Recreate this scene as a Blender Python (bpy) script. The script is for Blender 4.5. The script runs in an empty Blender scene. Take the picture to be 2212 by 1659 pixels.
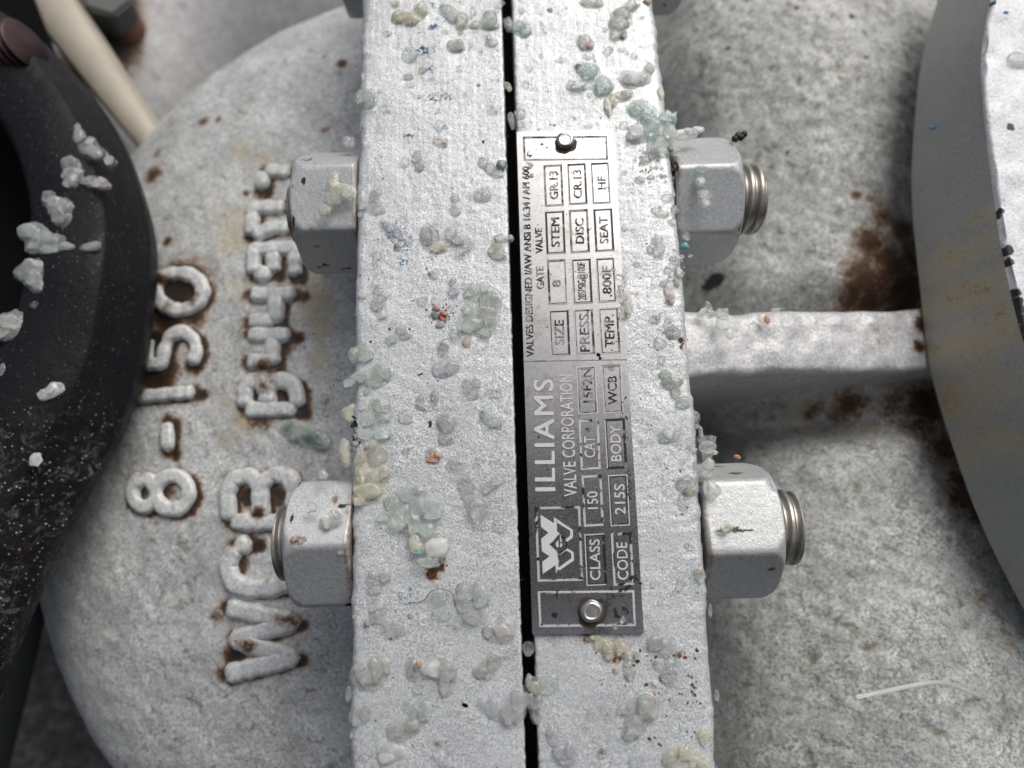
import bpy, bmesh, math, random
import numpy as np
from mathutils import Vector, Matrix, noise

# ------------------------------------------------------------------ camera, sky, sun, exposure
scene = bpy.context.scene
col = scene.collection
F_PX = 1606.0                       # focal length in units of a 2212 px wide picture
D0 = 0.1606                         # lens to flange face, metres
ALPHA = math.atan(F_PX / math.hypot(7154, 221))
ROLL = math.atan2(221, 7154)
ca, sa = math.cos(ALPHA), math.sin(ALPHA)
CAM = np.array([0.0, -D0 * sa, D0 * ca])
FW = -CAM / np.linalg.norm(CAM)
_u0 = np.array([0.0, ca, sa]); _r0 = np.array([1.0, 0, 0])
UP = _u0 * math.cos(ROLL) + _r0 * math.sin(ROLL)
RT = _r0 * math.cos(ROLL) - _u0 * math.sin(ROLL)

cd = bpy.data.cameras.new('camera')
cam = bpy.data.objects.new('camera', cd); col.objects.link(cam)
M = Matrix(((RT[0], UP[0], -FW[0], CAM[0]), (RT[1], UP[1], -FW[1], CAM[1]), (RT[2], UP[2], -FW[2], CAM[2]), (0, 0, 0, 1)))
cam.matrix_world = M
cd.sensor_width = 36; cd.lens = 36 * F_PX / 2212
cd.clip_start = 0.005; cd.clip_end = 50
cd.dof.use_dof = True; cd.dof.focus_distance = 0.160; cd.dof.aperture_fstop = 8.0
scene.camera = cam

SUN_EL, SUN_AZ = 70, 78
LEAN = math.radians(38)             # the flange bars lean: true upright is tipped this far from their normal, towards the top of the picture
world = bpy.data.worlds.new('World'); scene.world = world
world.use_nodes = True
wn = world.node_tree; wn.nodes.clear()
sky = wn.nodes.new('ShaderNodeTexSky'); sky.sky_type = 'NISHITA'; sky.sun_disc = False
sky.sun_elevation = math.radians(SUN_EL); sky.sun_rotation = math.radians(SUN_AZ)
sky.air_density = 0.8; sky.dust_density = 7.0; sky.ozone_density = 0.6
bg = wn.nodes.new('ShaderNodeBackground'); bg.inputs['Strength'].default_value = 0.115
wo = wn.nodes.new('ShaderNodeOutputWorld')
tcw = wn.nodes.new('ShaderNodeTexCoord'); mpw = wn.nodes.new('ShaderNodeMapping'); mpw.inputs['Rotation'].default_value = (LEAN, 0, 0)
wn.links.new(tcw.outputs['Generated'], mpw.inputs[0]); wn.links.new(mpw.outputs[0], sky.inputs[0])
hs = wn.nodes.new('ShaderNodeHueSaturation'); hs.inputs['Saturation'].default_value = 0.5      # overcast: a grey sky
wn.links.new(sky.outputs[0], hs.inputs['Color']); wn.links.new(hs.outputs[0], bg.inputs[0]); wn.links.new(bg.outputs[0], wo.inputs[0])
sl = bpy.data.lights.new('sun', 'SUN'); sl.energy = 1.35; sl.angle = math.radians(38); sl.color = (1.0, 0.985, 0.94)
so = bpy.data.objects.new('sun', sl); col.objects.link(so)
_d = Vector((math.sin(math.radians(SUN_AZ)) * math.cos(math.radians(SUN_EL)), math.cos(math.radians(SUN_AZ)) * math.cos(math.radians(SUN_EL)), math.sin(math.radians(SUN_EL))))
_d = Matrix.Rotation(-LEAN, 3, 'X') @ _d
so.rotation_euler = _d.to_track_quat('Z', 'Y').to_euler()
vs = scene.view_settings
vs.view_transform = 'Standard'; vs.look = 'None'; vs.gamma = 1; vs.use_curve_mapping = False
vs.exposure = 0.0
scene.cycles.use_denoising = True
scene.cycles.max_bounces = 12; scene.cycles.transmission_bounces = 10; scene.cycles.glossy_bounces = 5
scene.cycles.diffuse_bounces = 4

# ------------------------------------------------------------------ helpers
rnd = random.Random(7)
nrs = np.random.RandomState(11)
S = 2212 / 4032.0
def at(u, v, z=0.0):
    """picture point (u, v of a 2212 x 1659 picture) -> the point of the plane at height z"""
    d = FW + RT * ((u - 1106) / F_PX) - UP * ((v - 829.5) / F_PX)
    t = (z - CAM[2]) / d[2]
    return CAM + d * t
WIN = dict(A1=(1350, 0, 2.212), A2=(1350, 750, 2.212), A3=(1350, 1500, 2.212), A4=(1350, 2250, 2.212),
           B1=(2050, 0, 2.212), B2=(2350, 750, 2.212), B3=(2350, 1500, 2.212), B4=(2050, 2250, 2.1437),
           P1=(1950, 480, 1.6267), P2=(1950, 1380, 1.4053), P3=(2080, 1980, 4.88),
           L1=(800, 550, 1.443), L2=(450, 1000, 1.509), L3=(0, 1500, 1.0886),
           W4=(0, 0, 1.843), W5=(0, 900, 1.5086), R6=(3500, 0, 1.0376), R7=(2550, 0, 1.9235), R8=(2500, 400, 1.276), V=(0, 0, S))
def wat(w, x, y, z=0.0):
    a, b, s = WIN[w]
    return at((a + x / s) * S, (b + y / s) * S, z)
def px(w):                            # metres per window pixel on the flange face
    return S / WIN[w][2] * 0.0001

def tag(o, label=None, cat=None, group=None, kind=None):
    if label: o['label'] = label
    if cat: o['category'] = cat
    if group: o['group'] = group
    if kind: o['kind'] = kind
    return o
def empty(name, loc=(0, 0, 0)):
    o = bpy.data.objects.new(name, None); o.location = loc; o.empty_display_size = 0.005
    col.objects.link(o); return o
def link(name, me, mat, parent=None, smooth=True):
    if mat is not None:
        me.materials.clear(); me.materials.append(mat)
    o = bpy.data.objects.new(name, me); col.objects.link(o)
    if parent is not None:
        o.parent = parent; o.location = -parent.location
    if smooth: me.shade_smooth()
    return o
def pymesh(name, vs_, fs): 
    me = bpy.data.meshes.new(name); me.from_pydata([tuple(v) for v in vs_], [], fs); me.update(); return me
def grid_mesh(name, P, mat, parent=None, attrs=None, keep=None, closed_u=False, smooth=True):
    """P: (n, m, 3) array of points"""
    n, m = P.shape[:2]
    idx = np.arange(n * m).reshape(n, m)
    a, b, c, d = idx[:-1, :-1], idx[:-1, 1:], idx[1:, 1:], idx[1:, :-1]
    q = np.stack([a, b, c, d], -1).reshape(-1, 4)
    if closed_u:
        q2 = np.stack([idx[:-1, -1], idx[:-1, 0], idx[1:, 0], idx[1:, -1]], -1)
        q = np.concatenate([q, q2])
    if keep is not None:
        k = keep.reshape(-1)[q].all(1); q = q[k]
    me = bpy.data.meshes.new(name)
    me.vertices.add(n * m); me.vertices.foreach_set('co', P.reshape(-1).astype(np.float32))
    me.loops.add(q.size); me.loops.foreach_set('vertex_index', q.reshape(-1).astype(np.int32))
    me.polygons.add(len(q)); me.polygons.foreach_set('loop_start', (np.arange(len(q)) * 4).astype(np.int32))
    me.update(calc_edges=True); me.validate()
    for k, v in (attrs or {}).items():
        at_ = me.attributes.new(k, 'FLOAT', 'POINT'); at_.data.foreach_set('value', v.reshape(-1).astype(np.float32))
    return link(name, me, mat, parent, smooth)
_lat = nrs.rand(64, 64)
def vnoise(x, y, f):
    """smooth value noise in 0..1"""
    x = x * f; y = y * f
    xi = np.floor(x).astype(int); yi = np.floor(y).astype(int)
    fx = x - xi; fy = y - yi
    fx = fx * fx * (3 - 2 * fx); fy = fy * fy * (3 - 2 * fy)
    g = lambda i, j: _lat[i % 64, j % 64]
    return (g(xi, yi) * (1 - fx) + g(xi + 1, yi) * fx) * (1 - fy) + (g(xi, yi + 1) * (1 - fx) + g(xi + 1, yi + 1) * fx) * fy
def sstep(a, b, x):
    t = np.clip((x - a) / (b - a), 0, 1); return t * t * (3 - 2 * t)
def catmull(pts, per=8):
    P = [np.array(p, float) for p in pts]
    P = [2 * P[0] - P[1]] + P + [2 * P[-1] - P[-2]]
    out = []
    for i in range(1, len(P) - 2):
        for k in range(per):
            t = k / per
            out.append(0.5 * ((2 * P[i]) + (-P[i - 1] + P[i + 1]) * t + (2 * P[i - 1] - 5 * P[i] + 4 * P[i + 1] - P[i + 2]) * t * t + (-P[i - 1] + 3 * P[i] - 3 * P[i + 1] + P[i + 2]) * t ** 3))
    out.append(P[-2]); return out
def tube(name, pts, r, mat, parent=None, seg=10):
    """a round tube along pts; r a number or one per point"""
    P = [Vector(p) for p in pts]; n = len(P)
    rs = r if hasattr(r, '__len__') else [r] * n
    vs_, fs = [], []
    nrm = None
    for i, p in enumerate(P):
        t = (P[min(i + 1, n - 1)] - P[max(i - 1, 0)]).normalized()
        if nrm is None:
            nrm = t.orthogonal().normalized()
        nrm = (nrm - t * nrm.dot(t)).normalized(); b = t.cross(nrm)
        for k in range(seg):
            a = 2 * math.pi * k / seg
            vs_.append(p + (nrm * math.cos(a) + b * math.sin(a)) * rs[i])
    for i in range(n - 1):
        for k in range(seg):
            k2 = (k + 1) % seg
            fs.append((i * seg + k, i * seg + k2, (i + 1) * seg + k2, (i + 1) * seg + k))
    fs.append(tuple(range(seg))[::-1]); fs.append(tuple((n - 1) * seg + k for k in range(seg)))
    return link(name, pymesh(name, vs_, fs), mat, parent)

# ------------------------------------------------------------------ materials
class NT:
    def __init__(s, name):
        s.m = bpy.data.materials.new(name); s.m.use_nodes = True
        s.t = s.m.node_tree; s.t.nodes.clear()
        s.o = s.t.nodes.new('ShaderNodeOutputMaterial'); s.p = s.t.nodes.new('ShaderNodeBsdfPrincipled')
        s.t.links.new(s.p.outputs[0], s.o.inputs[0])
        s.tc = s.t.nodes.new('ShaderNodeTexCoord').outputs['Object']
    def new(s, ty, **kw):
        n = s.t.nodes.new(ty)
        for k, v in kw.items(): setattr(n, k, v)
        return n
    def put(s, sock, v):
        if hasattr(v, 'is_output') or isinstance(v, bpy.types.NodeSocket): s.t.links.new(v, sock)
        else: sock.default_value = v
    def noise(s, scale, detail=2.0, rough=0.5, dist=0.0, vec=None):
        n = s.new('ShaderNodeTexNoise'); s.put(n.inputs['Vector'], vec or s.tc)
        n.inputs['Scale'].default_value = scale; n.inputs['Detail'].default_value = detail
        n.inputs['Roughness'].default_value = rough; n.inputs['Distortion'].default_value = dist
        return n.outputs['Fac']
    def voro(s, scale, vec=None, feature='F1'):
        n = s.new('ShaderNodeTexVoronoi', feature=feature); s.put(n.inputs['Vector'], vec or s.tc); n.inputs['Scale'].default_value = scale
        return n.outputs['Distance']
    def scaled(s, x, y, z):
        n = s.new('ShaderNodeMapping'); s.put(n.inputs[0], s.tc); n.inputs['Scale'].default_value = (x, y, z); return n.outputs[0]
    def ramp(s, fac, stops):
        n = s.new('ShaderNodeValToRGB'); s.put(n.inputs[0], fac)
        e = n.color_ramp.elements
        while len(e) < len(stops): e.new(0.5)
        for el, (p, c) in zip(e, stops):
            el.position = p; el.color = (c, c, c, 1) if not hasattr(c, '__len__') else (*c, 1)
        return n.outputs[0]
    def mix(s, f, a, b):
        n = s.new('ShaderNodeMix', data_type='RGBA'); s.put(n.inputs[0], f)
        for sock, v in ((n.inputs[6], a), (n.inputs[7], b)):
            s.put(sock, v if not isinstance(v, tuple) else (*v, 1))
        return n.outputs[2]
    def math(s, op, a, b=0.0, clamp=False):
        n = s.new('ShaderNodeMath', operation=op, use_clamp=clamp); s.put(n.inputs[0], a); s.put(n.inputs[1], b); return n.outputs[0]
    def attr(s, name):
        n = s.new('ShaderNodeAttribute'); n.attribute_name = name; return n.outputs['Fac']
    def bump(s, h, strength, dist, prev=None):
        n = s.new('ShaderNodeBump'); n.inputs['Strength'].default_value = strength; n.inputs['Distance'].default_value = dist
        s.put(n.inputs['Height'], h)
        if prev is not None: s.put(n.inputs['Normal'], prev)
        return n.outputs[0]
    def set(s, **kw):
        for k, v in kw.items():
            s.put(s.p.inputs[k.replace('_', ' ')], (*v, 1) if isinstance(v, tuple) and len(v) == 3 else v)
        return s.m

def paint(name, lo, mid, hi, grain=2600, bump_g=0.00012, blotch=0.25, rough=0.5, metal=0.0, dirt=(0.10, 0.085, 0.06), dirt_amt=0.0, grain2=700, spots=True, streak=False, moss=0.0):
    """thick silver-white paint over rough metal; attributes rust / cream stain it and dark blackens it where the mesh carries them"""
    n = NT(name)
    g1 = n.noise(grain, 4, 0.65); g2 = n.noise(grain2, 3, 0.6); g3 = n.noise(90, 3, 0.6)
    c = n.ramp(g1, [(0.37, lo), (0.5, mid), (0.64, hi)])
    sm = n.noise(75, 5, 0.7, 0.8)
    c = n.mix(n.ramp(sm, [(0.38, 0.0), (0.62, 0.45)]), c, tuple(min(0.95, v * 1.05) for v in mid))      # areas where the paint lies smoother
    c = n.mix(n.ramp(g2, [(0.35, blotch), (0.62, 0.0)]), c, lo)
    c = n.mix(n.ramp(g3, [(0.35, blotch * 0.9), (0.65, 0.0)]), c, tuple(v * 0.82 for v in lo))
    if streak:
        st = n.noise(1.0, 3, 0.6, vec=n.scaled(1300, 60, 300))
        yy = n.new('ShaderNodeSeparateXYZ'); n.put(yy.inputs[0], n.tc)
        sc = n.noise(1.0, 4, 0.7, 1.5, vec=n.scaled(260, 900, 300))
        c = n.mix(n.ramp(sc, [(0.62, 0.0), (0.72, 0.32)]), c, (0.30, 0.31, 0.315))
        pt = n.noise(38, 4, 0.65, 1.0)
        c = n.mix(n.ramp(pt, [(0.50, 0.0), (0.66, 0.26)]), c, (0.48, 0.49, 0.49))
        f = n.math('MULTIPLY', n.ramp(st, [(0.42, 0.0), (0.66, 0.3)]), n.ramp(n.math('MULTIPLY', yy.outputs[1], 12.0), [(0.1, 0.0), (0.55, 1.0)]))
        c = n.mix(f, c, tuple(min(1, v * 1.08) for v in hi))
    if dirt_amt:
        d1 = n.noise(420, 5, 0.7, 0.6)
        c = n.mix(n.ramp(d1, [(0.55, 0.0), (0.65, dirt_amt)]), c, dirt)
    if moss:
        d2 = n.noise(210, 5, 0.7, 0.4)
        c = n.mix(n.ramp(d2, [(0.57, 0.0), (0.68, moss)]), c, (0.16, 0.165, 0.10))
    if spots:
        v = n.voro(330)
        c = n.mix(n.ramp(v, [(0.035, 0.9), (0.075, 0.0)]), c, (0.05, 0.045, 0.04))
    # stains and dark spots with a shape of their own
    br = n.noise(900, 5, 0.75, 0.5); bb = n.noise(160, 4, 0.7, 0.3)
    e = n.math('ADD', n.math('MULTIPLY', n.math('SUBTRACT', br, 0.5), 0.9), n.math('MULTIPLY', n.math('SUBTRACT', bb, 0.5), 0.9))
    cr = n.ramp(n.math('ADD', n.attr('cream'), e), [(0.30, 0.0), (0.70, 0.75)])
    c = n.mix(n.math('MULTIPLY', cr, n.ramp(n.attr('cream'), [(0.03, 0.0), (0.15, 1.0)])), c, (0.50, 0.42, 0.27))
    rs = n.math('ADD', n.attr('rust'), e)
    m = n.math('MULTIPLY', n.ramp(rs, [(0.24, 0.0), (0.62, 1.0)]), n.ramp(n.attr('rust'), [(0.03, 0.0), (0.15, 1.0)]))
    rc = n.ramp(n.math('ADD', rs, n.math('MULTIPLY', n.math('SUBTRACT', g1, 0.5), 0.5)), [(0.35, (0.30, 0.18, 0.09)), (0.58, (0.105, 0.050, 0.020)), (0.95, (0.020, 0.012, 0.008))])
    c = n.mix(m, c, rc)
    ds = n.math('ADD', n.attr('dark'), e)
    dm = n.math('MULTIPLY', n.ramp(ds, [(0.42, 0.0), (0.55, 1.0)]), n.ramp(n.attr('dark'), [(0.03, 0.0), (0.15, 1.0)]))
    c = n.mix(dm, c, (0.022, 0.022, 0.024))
    b = n.bump(g1, 0.55, bump_g); b = n.bump(n.noise(grain2 * 1.3, 3, 0.6), 0.7, bump_g * 2.2, b)
    return n.set(Base_Color=c, Roughness=rough, Metallic=metal, Normal=b)

MAT = {}
MAT['flange'] = paint('silver_flange_paint', (0.24, 0.253, 0.26), (0.59, 0.61, 0.62), (0.88, 0.90, 0.91), grain=2700, bump_g=0.00009, blotch=0.20, rough=0.42, metal=0.25, streak=True)
MAT['nut'] = paint('silver_nut_paint', (0.32, 0.33, 0.335), (0.50, 0.515, 0.52), (0.66, 0.68, 0.685), grain=3000, bump_g=0.00006, blotch=0.25, rough=0.42, metal=0.3, spots=False)
MAT['casting'] = paint('chalky_casting_paint', (0.29, 0.298, 0.293), (0.64, 0.655, 0.65), (0.86, 0.88, 0.88), grain=1250, bump_g=0.00009, blotch=0.45, rough=0.56, metal=0.12, dirt_amt=0.55, grain2=420, moss=0.7)
MAT['letter'] = paint('raised_letter_paint', (0.40, 0.41, 0.405), (0.66, 0.675, 0.67), (0.84, 0.855, 0.85), grain=1300, bump_g=0.00009, blotch=0.22, rough=0.5, metal=0.12, grain2=420)
MAT['bonnet'] = paint('pebbled_bonnet_paint', (0.21, 0.213, 0.20), (0.53, 0.54, 0.525), (0.78, 0.80, 0.785), grain=1250, bump_g=0.00015, blotch=0.42, rough=0.60, metal=0.10, dirt_amt=0.65, grain2=330, moss=0.85)
MAT['rib'] = paint('rib_paint', (0.36, 0.365, 0.37), (0.60, 0.605, 0.61), (0.82, 0.825, 0.83), grain=1500, bump_g=0.00014, blotch=0.25, rough=0.5, metal=0.2, grain2=380, dirt_amt=0.18)
MAT['rim'] = paint('grey_rim_paint', (0.25, 0.255, 0.245), (0.34, 0.345, 0.335), (0.46, 0.465, 0.45), grain=3300, bump_g=0.00010, blotch=0.15, rough=0.45, metal=0.2, spots=False, dirt=(0.13, 0.095, 0.05), dirt_amt=0.0)
MAT['face'] = paint('chipped_face_paint', (0.50, 0.51, 0.53), (0.72, 0.73, 0.75), (0.88, 0.88, 0.90), grain=1900, bump_g=0.00012, blotch=0.25, rough=0.5, metal=0.1)

def black_mat():
    n = NT('black_wheel_coating')
    g = n.noise(2200, 4, 0.7); b2 = n.noise(120, 4, 0.6)
    c = n.ramp(g, [(0.3, (0.004, 0.004, 0.005)), (0.7, (0.014, 0.015, 0.018))])
    yy = n.new('ShaderNodeSeparateXYZ'); n.put(yy.inputs[0], n.tc)
    low = n.ramp(n.math('ADD', n.math('MULTIPLY', yy.outputs[1], -14.0), 0.35), [(0.25, 0.0), (0.55, 1.0)])   # overspray on the lower half of the wheel
    v = n.voro(800); v2 = n.voro(420)
    s1 = n.math('MULTIPLY', n.ramp(v, [(0.10, 0.9), (0.20, 0.0)]), n.ramp(n.noise(300, 3, 0.6), [(0.42, 0.0), (0.55, 1.0)]))
    s2 = n.ramp(v2, [(0.07, 0.8), (0.13, 0.0)])
    c = n.mix(n.math('MULTIPLY', n.math('MAXIMUM', s1, s2), n.math('ADD', n.math('MULTIPLY', low, 1.0), 0.16)), c, (0.42, 0.44, 0.46))
    dr = n.math('MULTIPLY', n.ramp(n.noise(260, 6, 0.8, 1.2), [(0.52, 0.0), (0.66, 0.65)]), low)
    c = n.mix(dr, c, n.ramp(n.noise(110, 2), [(0.46, (0.22, 0.22, 0.215)), (0.66, (0.10, 0.06, 0.04))]))
    b = n.bump(g, 0.5, 0.0001); b = n.bump(n.noise(380, 4, 0.7), 0.8, 0.0004, b)
    return n.set(Base_Color=c, Roughness=n.ramp(b2, [(0.3, 0.38), (0.7, 0.62)]), Normal=b, Specular_IOR_Level=0.16)
MAT['black'] = black_mat()
def simple(name, c, rough=0.5, metal=0.0, grain=1500, var=0.25, bd=0.0001):
    n = NT(name); g = n.noise(grain, 4, 0.6); g2 = n.noise(grain * 0.15, 3, 0.6)
    cc = n.ramp(g, [(0.3, tuple(v * (1 - var) for v in c)), (0.7, tuple(min(1, v * (1 + var)) for v in c))])
    cc = n.mix(n.ramp(g2, [(0.4, 0.35), (0.6, 0.0)]), cc, tuple(v * 0.6 for v in c))
    return n.set(Base_Color=cc, Roughness=rough, Metallic=metal, Normal=n.bump(g, 0.5, bd))
MAT['strap'] = simple('cream_plastic_strap', (0.46, 0.42, 0.34), 0.55, 0, 300, 0.06, 0.00004)
MAT['darknut'] = simple('dark_painted_nut', (0.05, 0.055, 0.055), 0.5)
MAT['openingblack'] = simple('wheel_opening_black', (0.006, 0.006, 0.007), 0.8); MAT['openingblack'].node_tree.nodes['Principled BSDF'].inputs['Specular IOR Level'].default_value = 0.05  # black for the added sheet that darkens the wheel opening
MAT['phone'] = simple('dark_phone_case', (0.24, 0.24, 0.25), 0.6)
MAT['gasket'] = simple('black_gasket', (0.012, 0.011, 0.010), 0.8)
MAT['rusty'] = simple('rusty_brown_metal', (0.11, 0.055, 0.03), 0.8, 0, 700, 0.5, 0.0003)
MAT['coil'] = simple('dark_red_thread', (0.045, 0.022, 0.024), 0.5, 0.3, 900, 0.4, 0.0002)
MAT['pipe'] = paint('far_pipe_paint', (0.42, 0.42, 0.42), (0.64, 0.64, 0.64), (0.80, 0.80, 0.80), grain=900, blotch=0.35, rough=0.6, dirt_amt=0.3, grain2=250)
MAT['ground'] = paint('mottled_ground', (0.03, 0.03, 0.028), (0.10, 0.10, 0.095), (0.22, 0.22, 0.21), grain=300, blotch=0.6, rough=0.9, dirt_amt=0.9, grain2=120)
MAT['stud'] = simple('weathered_stud_steel', (0.40, 0.385, 0.35), 0.38, 0.75, 2600, 0.25, 0.00005)

def plate_mat():
    n = NT('brushed_stainless_plate')
    br = n.noise(1.0, 4, 0.7, vec=n.scaled(700, 6000, 800)); br2 = n.noise(1.0, 2, 0.5, vec=n.scaled(5200, 5200, 500))
    c = n.ramp(br, [(0.3, (0.37, 0.37, 0.37)), (0.7, (0.48, 0.48, 0.48))])
    gr = n.noise(230, 5, 0.75, 0.5)
    c = n.mix(n.ramp(gr, [(0.52, 0.0), (0.70, 0.55)]), c, (0.20, 0.165, 0.12))
    sp = n.voro(900)
    c = n.mix(n.math('MULTIPLY', n.ramp(sp, [(0.06, 0.8), (0.12, 0.0)]), n.ramp(n.noise(350, 2), [(0.5, 0.0), (0.6, 1.0)])), c, (0.05, 0.05, 0.05))
    st = n.attr('dark')
    c = n.mix(n.ramp(n.math('ADD', st, n.math('MULTIPLY', n.math('SUBTRACT', n.noise(1500, 4, 0.7), 0.5), 0.8)), [(0.35, 0.0), (0.8, 0.85)]), c, (0.07, 0.05, 0.035))
    return n.set(Base_Color=c, Metallic=1.0, Roughness=n.ramp(br2, [(0.3, 0.20), (0.7, 0.30)]), Normal=n.bump(br, 0.25, 0.00002))
MAT['plate'] = plate_mat()
def etched_mat():
    n = NT('etched_frosted_lettering')
    g = n.noise(5000, 3, 0.6); c = n.ramp(g, [(0.3, (0.46, 0.46, 0.455)), (0.7, (0.66, 0.66, 0.655))])
    return n.set(Base_Color=c, Metallic=0.0, Roughness=0.6)
MAT['etched'] = etched_mat()
def filled_mat():
    n = NT('etched_lettering_with_black_remains')
    f = n.ramp(n.noise(420, 3, 0.6, 0.8), [(0.47, 0.0), (0.50, 1.0)])
    return n.set(Base_Color=n.mix(f, (0.27, 0.27, 0.27), (0.01, 0.01, 0.011)), Metallic=0.3, Roughness=0.6)
MAT['etchfill'] = filled_mat()
def residue_mat(bias, pale=0.20):
    n = NT('black_fill_residue')
    f = n.ramp(n.noise(330, 3, 0.6, 0.8), [(bias, 0.0), (bias + 0.04, 1.0)])
    c = n.mix(f, (pale, pale, pale), (0.008, 0.008, 0.009))
    return n.set(Base_Color=c, Metallic=0.3, Roughness=0.5)
MAT['residue'] = residue_mat(0.50)
MAT['palefill'] = residue_mat(0.55, 0.46)
MAT['blackfill'] = residue_mat(0.36)
MAT['rivet'] = simple('steel_rivet', (0.58, 0.57, 0.55), 0.28, 0.95, 2500, 0.18, 0.00004)
MAT['grime'] = simple('dark_rust_grime', (0.035, 0.022, 0.014), 0.7)

def resin(name, c, trans=0.86, rough=0.035, ior=1.38, dens=600.0, inner=0.0):
    n = NT(name)
    g = n.noise(420, 3, 0.6); g2 = n.noise(1500, 3, 0.6)
    r = n.new('ShaderNodeObjectInfo').outputs['Random']
    c = tuple(min(1, v * 0.60 + 0.40) if sum(c) > 1.8 else v for v in c)
    cc = n.mix(n.ramp(n.math('ADD', n.math('MULTIPLY', g, 0.7), n.math('MULTIPLY', r, 0.3)), [(0.35, 0.0), (0.7, 0.8)]), c, tuple(min(1, v * 0.5 + 0.48) for v in c))
    tr = n.ramp(g, [(0.30, trans * 1.0), (0.75, trans * 0.70)])
    b = n.bump(g2, 0.25, 0.00006); b = n.bump(g, 0.45, 0.00022, b)
    n.set(Base_Color=cc, Roughness=rough, IOR=ior, Transmission_Weight=tr, Normal=b, Specular_IOR_Level=0.5)
    tp = n.new('ShaderNodeBsdfTransparent'); n.put(tp.inputs[0], n.mix(0.65, c, (1.0, 1.0, 1.0)))
    mx = n.new('ShaderNodeMixShader'); mx.inputs[0].default_value = 0.42 * min(1.0, max(0.0, trans * 1.5 - 0.5))
    n.t.links.new(n.p.outputs[0], mx.inputs[1]); n.t.links.new(tp.outputs[0], mx.inputs[2]); n.t.links.new(mx.outputs[0], n.o.inputs[0])
    return n.m
TINT = dict(c=((0.86, 0.88, 0.87), 0.97), g=((0.76, 0.84, 0.77), 0.88), y=((0.80, 0.76, 0.52), 0.74), b=((0.78, 0.81, 0.86), 0.86), k=((0.66, 0.66, 0.62), 0.80),
            w=((0.90, 0.90, 0.88), 0.66), p=((0.86, 0.74, 0.68), 0.74), o=((0.62, 0.25, 0.12), 0.35), G=((0.14, 0.24, 0.17), 0.35), t=((0.66, 0.82, 0.78), 0.82),
            T=((0.12, 0.42, 0.40), 0.3), R=((0.32, 0.05, 0.03), 0.2), D=((0.05, 0.045, 0.045), 0.1), n=((0.22, 0.12, 0.05), 0.2))
for k, (c, t) in TINT.items():
    MAT['r_' + k] = resin('resin_' + dict(c='clear', g='pale_green', y='honey', b='lavender', k='smoky', w='milky', p='pinkish', o='orange', G='dark_green', t='aqua', T='teal', R='dark_red', D='black_grit', n='brown')[k], c, t)
# ------------------------------------------------------------------ ground
n_ = 60
gx = np.linspace(-0.6, 0.6, n_); gy = np.linspace(-0.6, 0.6, n_)
X, Y = np.meshgrid(gx, gy)
Z = -0.165 + 0.004 * vnoise(X + 3, Y + 3, 40)
tag(grid_mesh('ground', np.stack([X, Y, Z], -1), MAT['ground']), kind='structure')

# ------------------------------------------------------------------ flanges
def flange(name, xo, xi, bow, side, parent):
    """a long thick flange bar seen on its edge; xo outer edge, xi inner edge"""
    ny = 620
    ys = np.linspace(-0.125, 0.16, ny)
    prof = []                                  # (kind, dx from outer towards inner, z)
    R = 0.0017
    prof.append((0.0, -0.085)); prof.append((0.0, -0.02)); prof.append((0.0, -0.006))
    for k in range(7):
        a = k / 6 * math.pi / 2
        prof.append((R - R * math.cos(a), -R + R * math.sin(a)))
    W = abs(xi - xo)
    for t in np.linspace(0.003, W - 0.0006, 40): prof.append((t, 0.0))
    prof += [(W - 0.00025, -0.00002), (W - 0.00006, -0.0002), (W, -0.0006), (W, -0.006), (W, -0.02), (W, -0.085)]
    dx = np.array([p[0] for p in prof]); z = np.array([p[1] for p in prof])
    Yg, DX = np.meshgrid(ys, dx, indexing='ij'); Zg = np.broadcast_to(z, Yg.shape).copy()
    q = 1 - ((ys - 0.010) / 0.09) ** 2
    xoy = xo + bow * np.clip(q, -1, 1)
    sgn = 1 if xi > xo else -1
    f = DX / W
    Xg = xoy[:, None] * (1 - f) + xi * f
    # wobble of outer corner and edge chips
    near = np.exp(-(DX / 0.0035) ** 2) * (Zg > -0.03)
    wob = (vnoise(Yg + 1, Zg + 5, 160) - 0.5) * 0.0007 + (vnoise(Yg + 2, DX + 3, 700) - 0.5) * 0.0004
    Xg += sgn * wob * near * 1.0
    Zg += -np.abs(vnoise(Yg + 9, DX, 260) - 0.5) * 0.0007 * near
    nin = np.exp(-((W - DX) / 0.0012) ** 2)
    Xg += -sgn * (vnoise(Yg + 4, Zg + 2, 1500) - 0.35) * 0.00035 * nin
    Zg += (vnoise(Xg + 1, Yg + 1, 900) - 0.5) * 0.00012 * (Zg > -0.001)
    Zg += (vnoise(Xg + 1, Yg + 1, 130) - 0.5) * 0.0003 * (Zg > -0.001)
    rust = np.zeros_like(Xg); dark = np.zeros_like(Xg)
    for (w, x, y, r, a) in RUST[side]:
        c = wat(w, x, y); d = np.hypot(Xg - c[0], Yg - c[1]) / r
        rust = np.maximum(rust, a * np.exp(-d * d))
    P = np.stack([Xg, Yg, Zg], -1)
    if side == 'R': P = P[:, ::-1]
    if side == 'R': rust = rust[:, ::-1]
    return grid_mesh(name, P, MAT['flange'], parent, dict(rust=rust, dark=rust * 0, cream=rust * 0))
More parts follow.
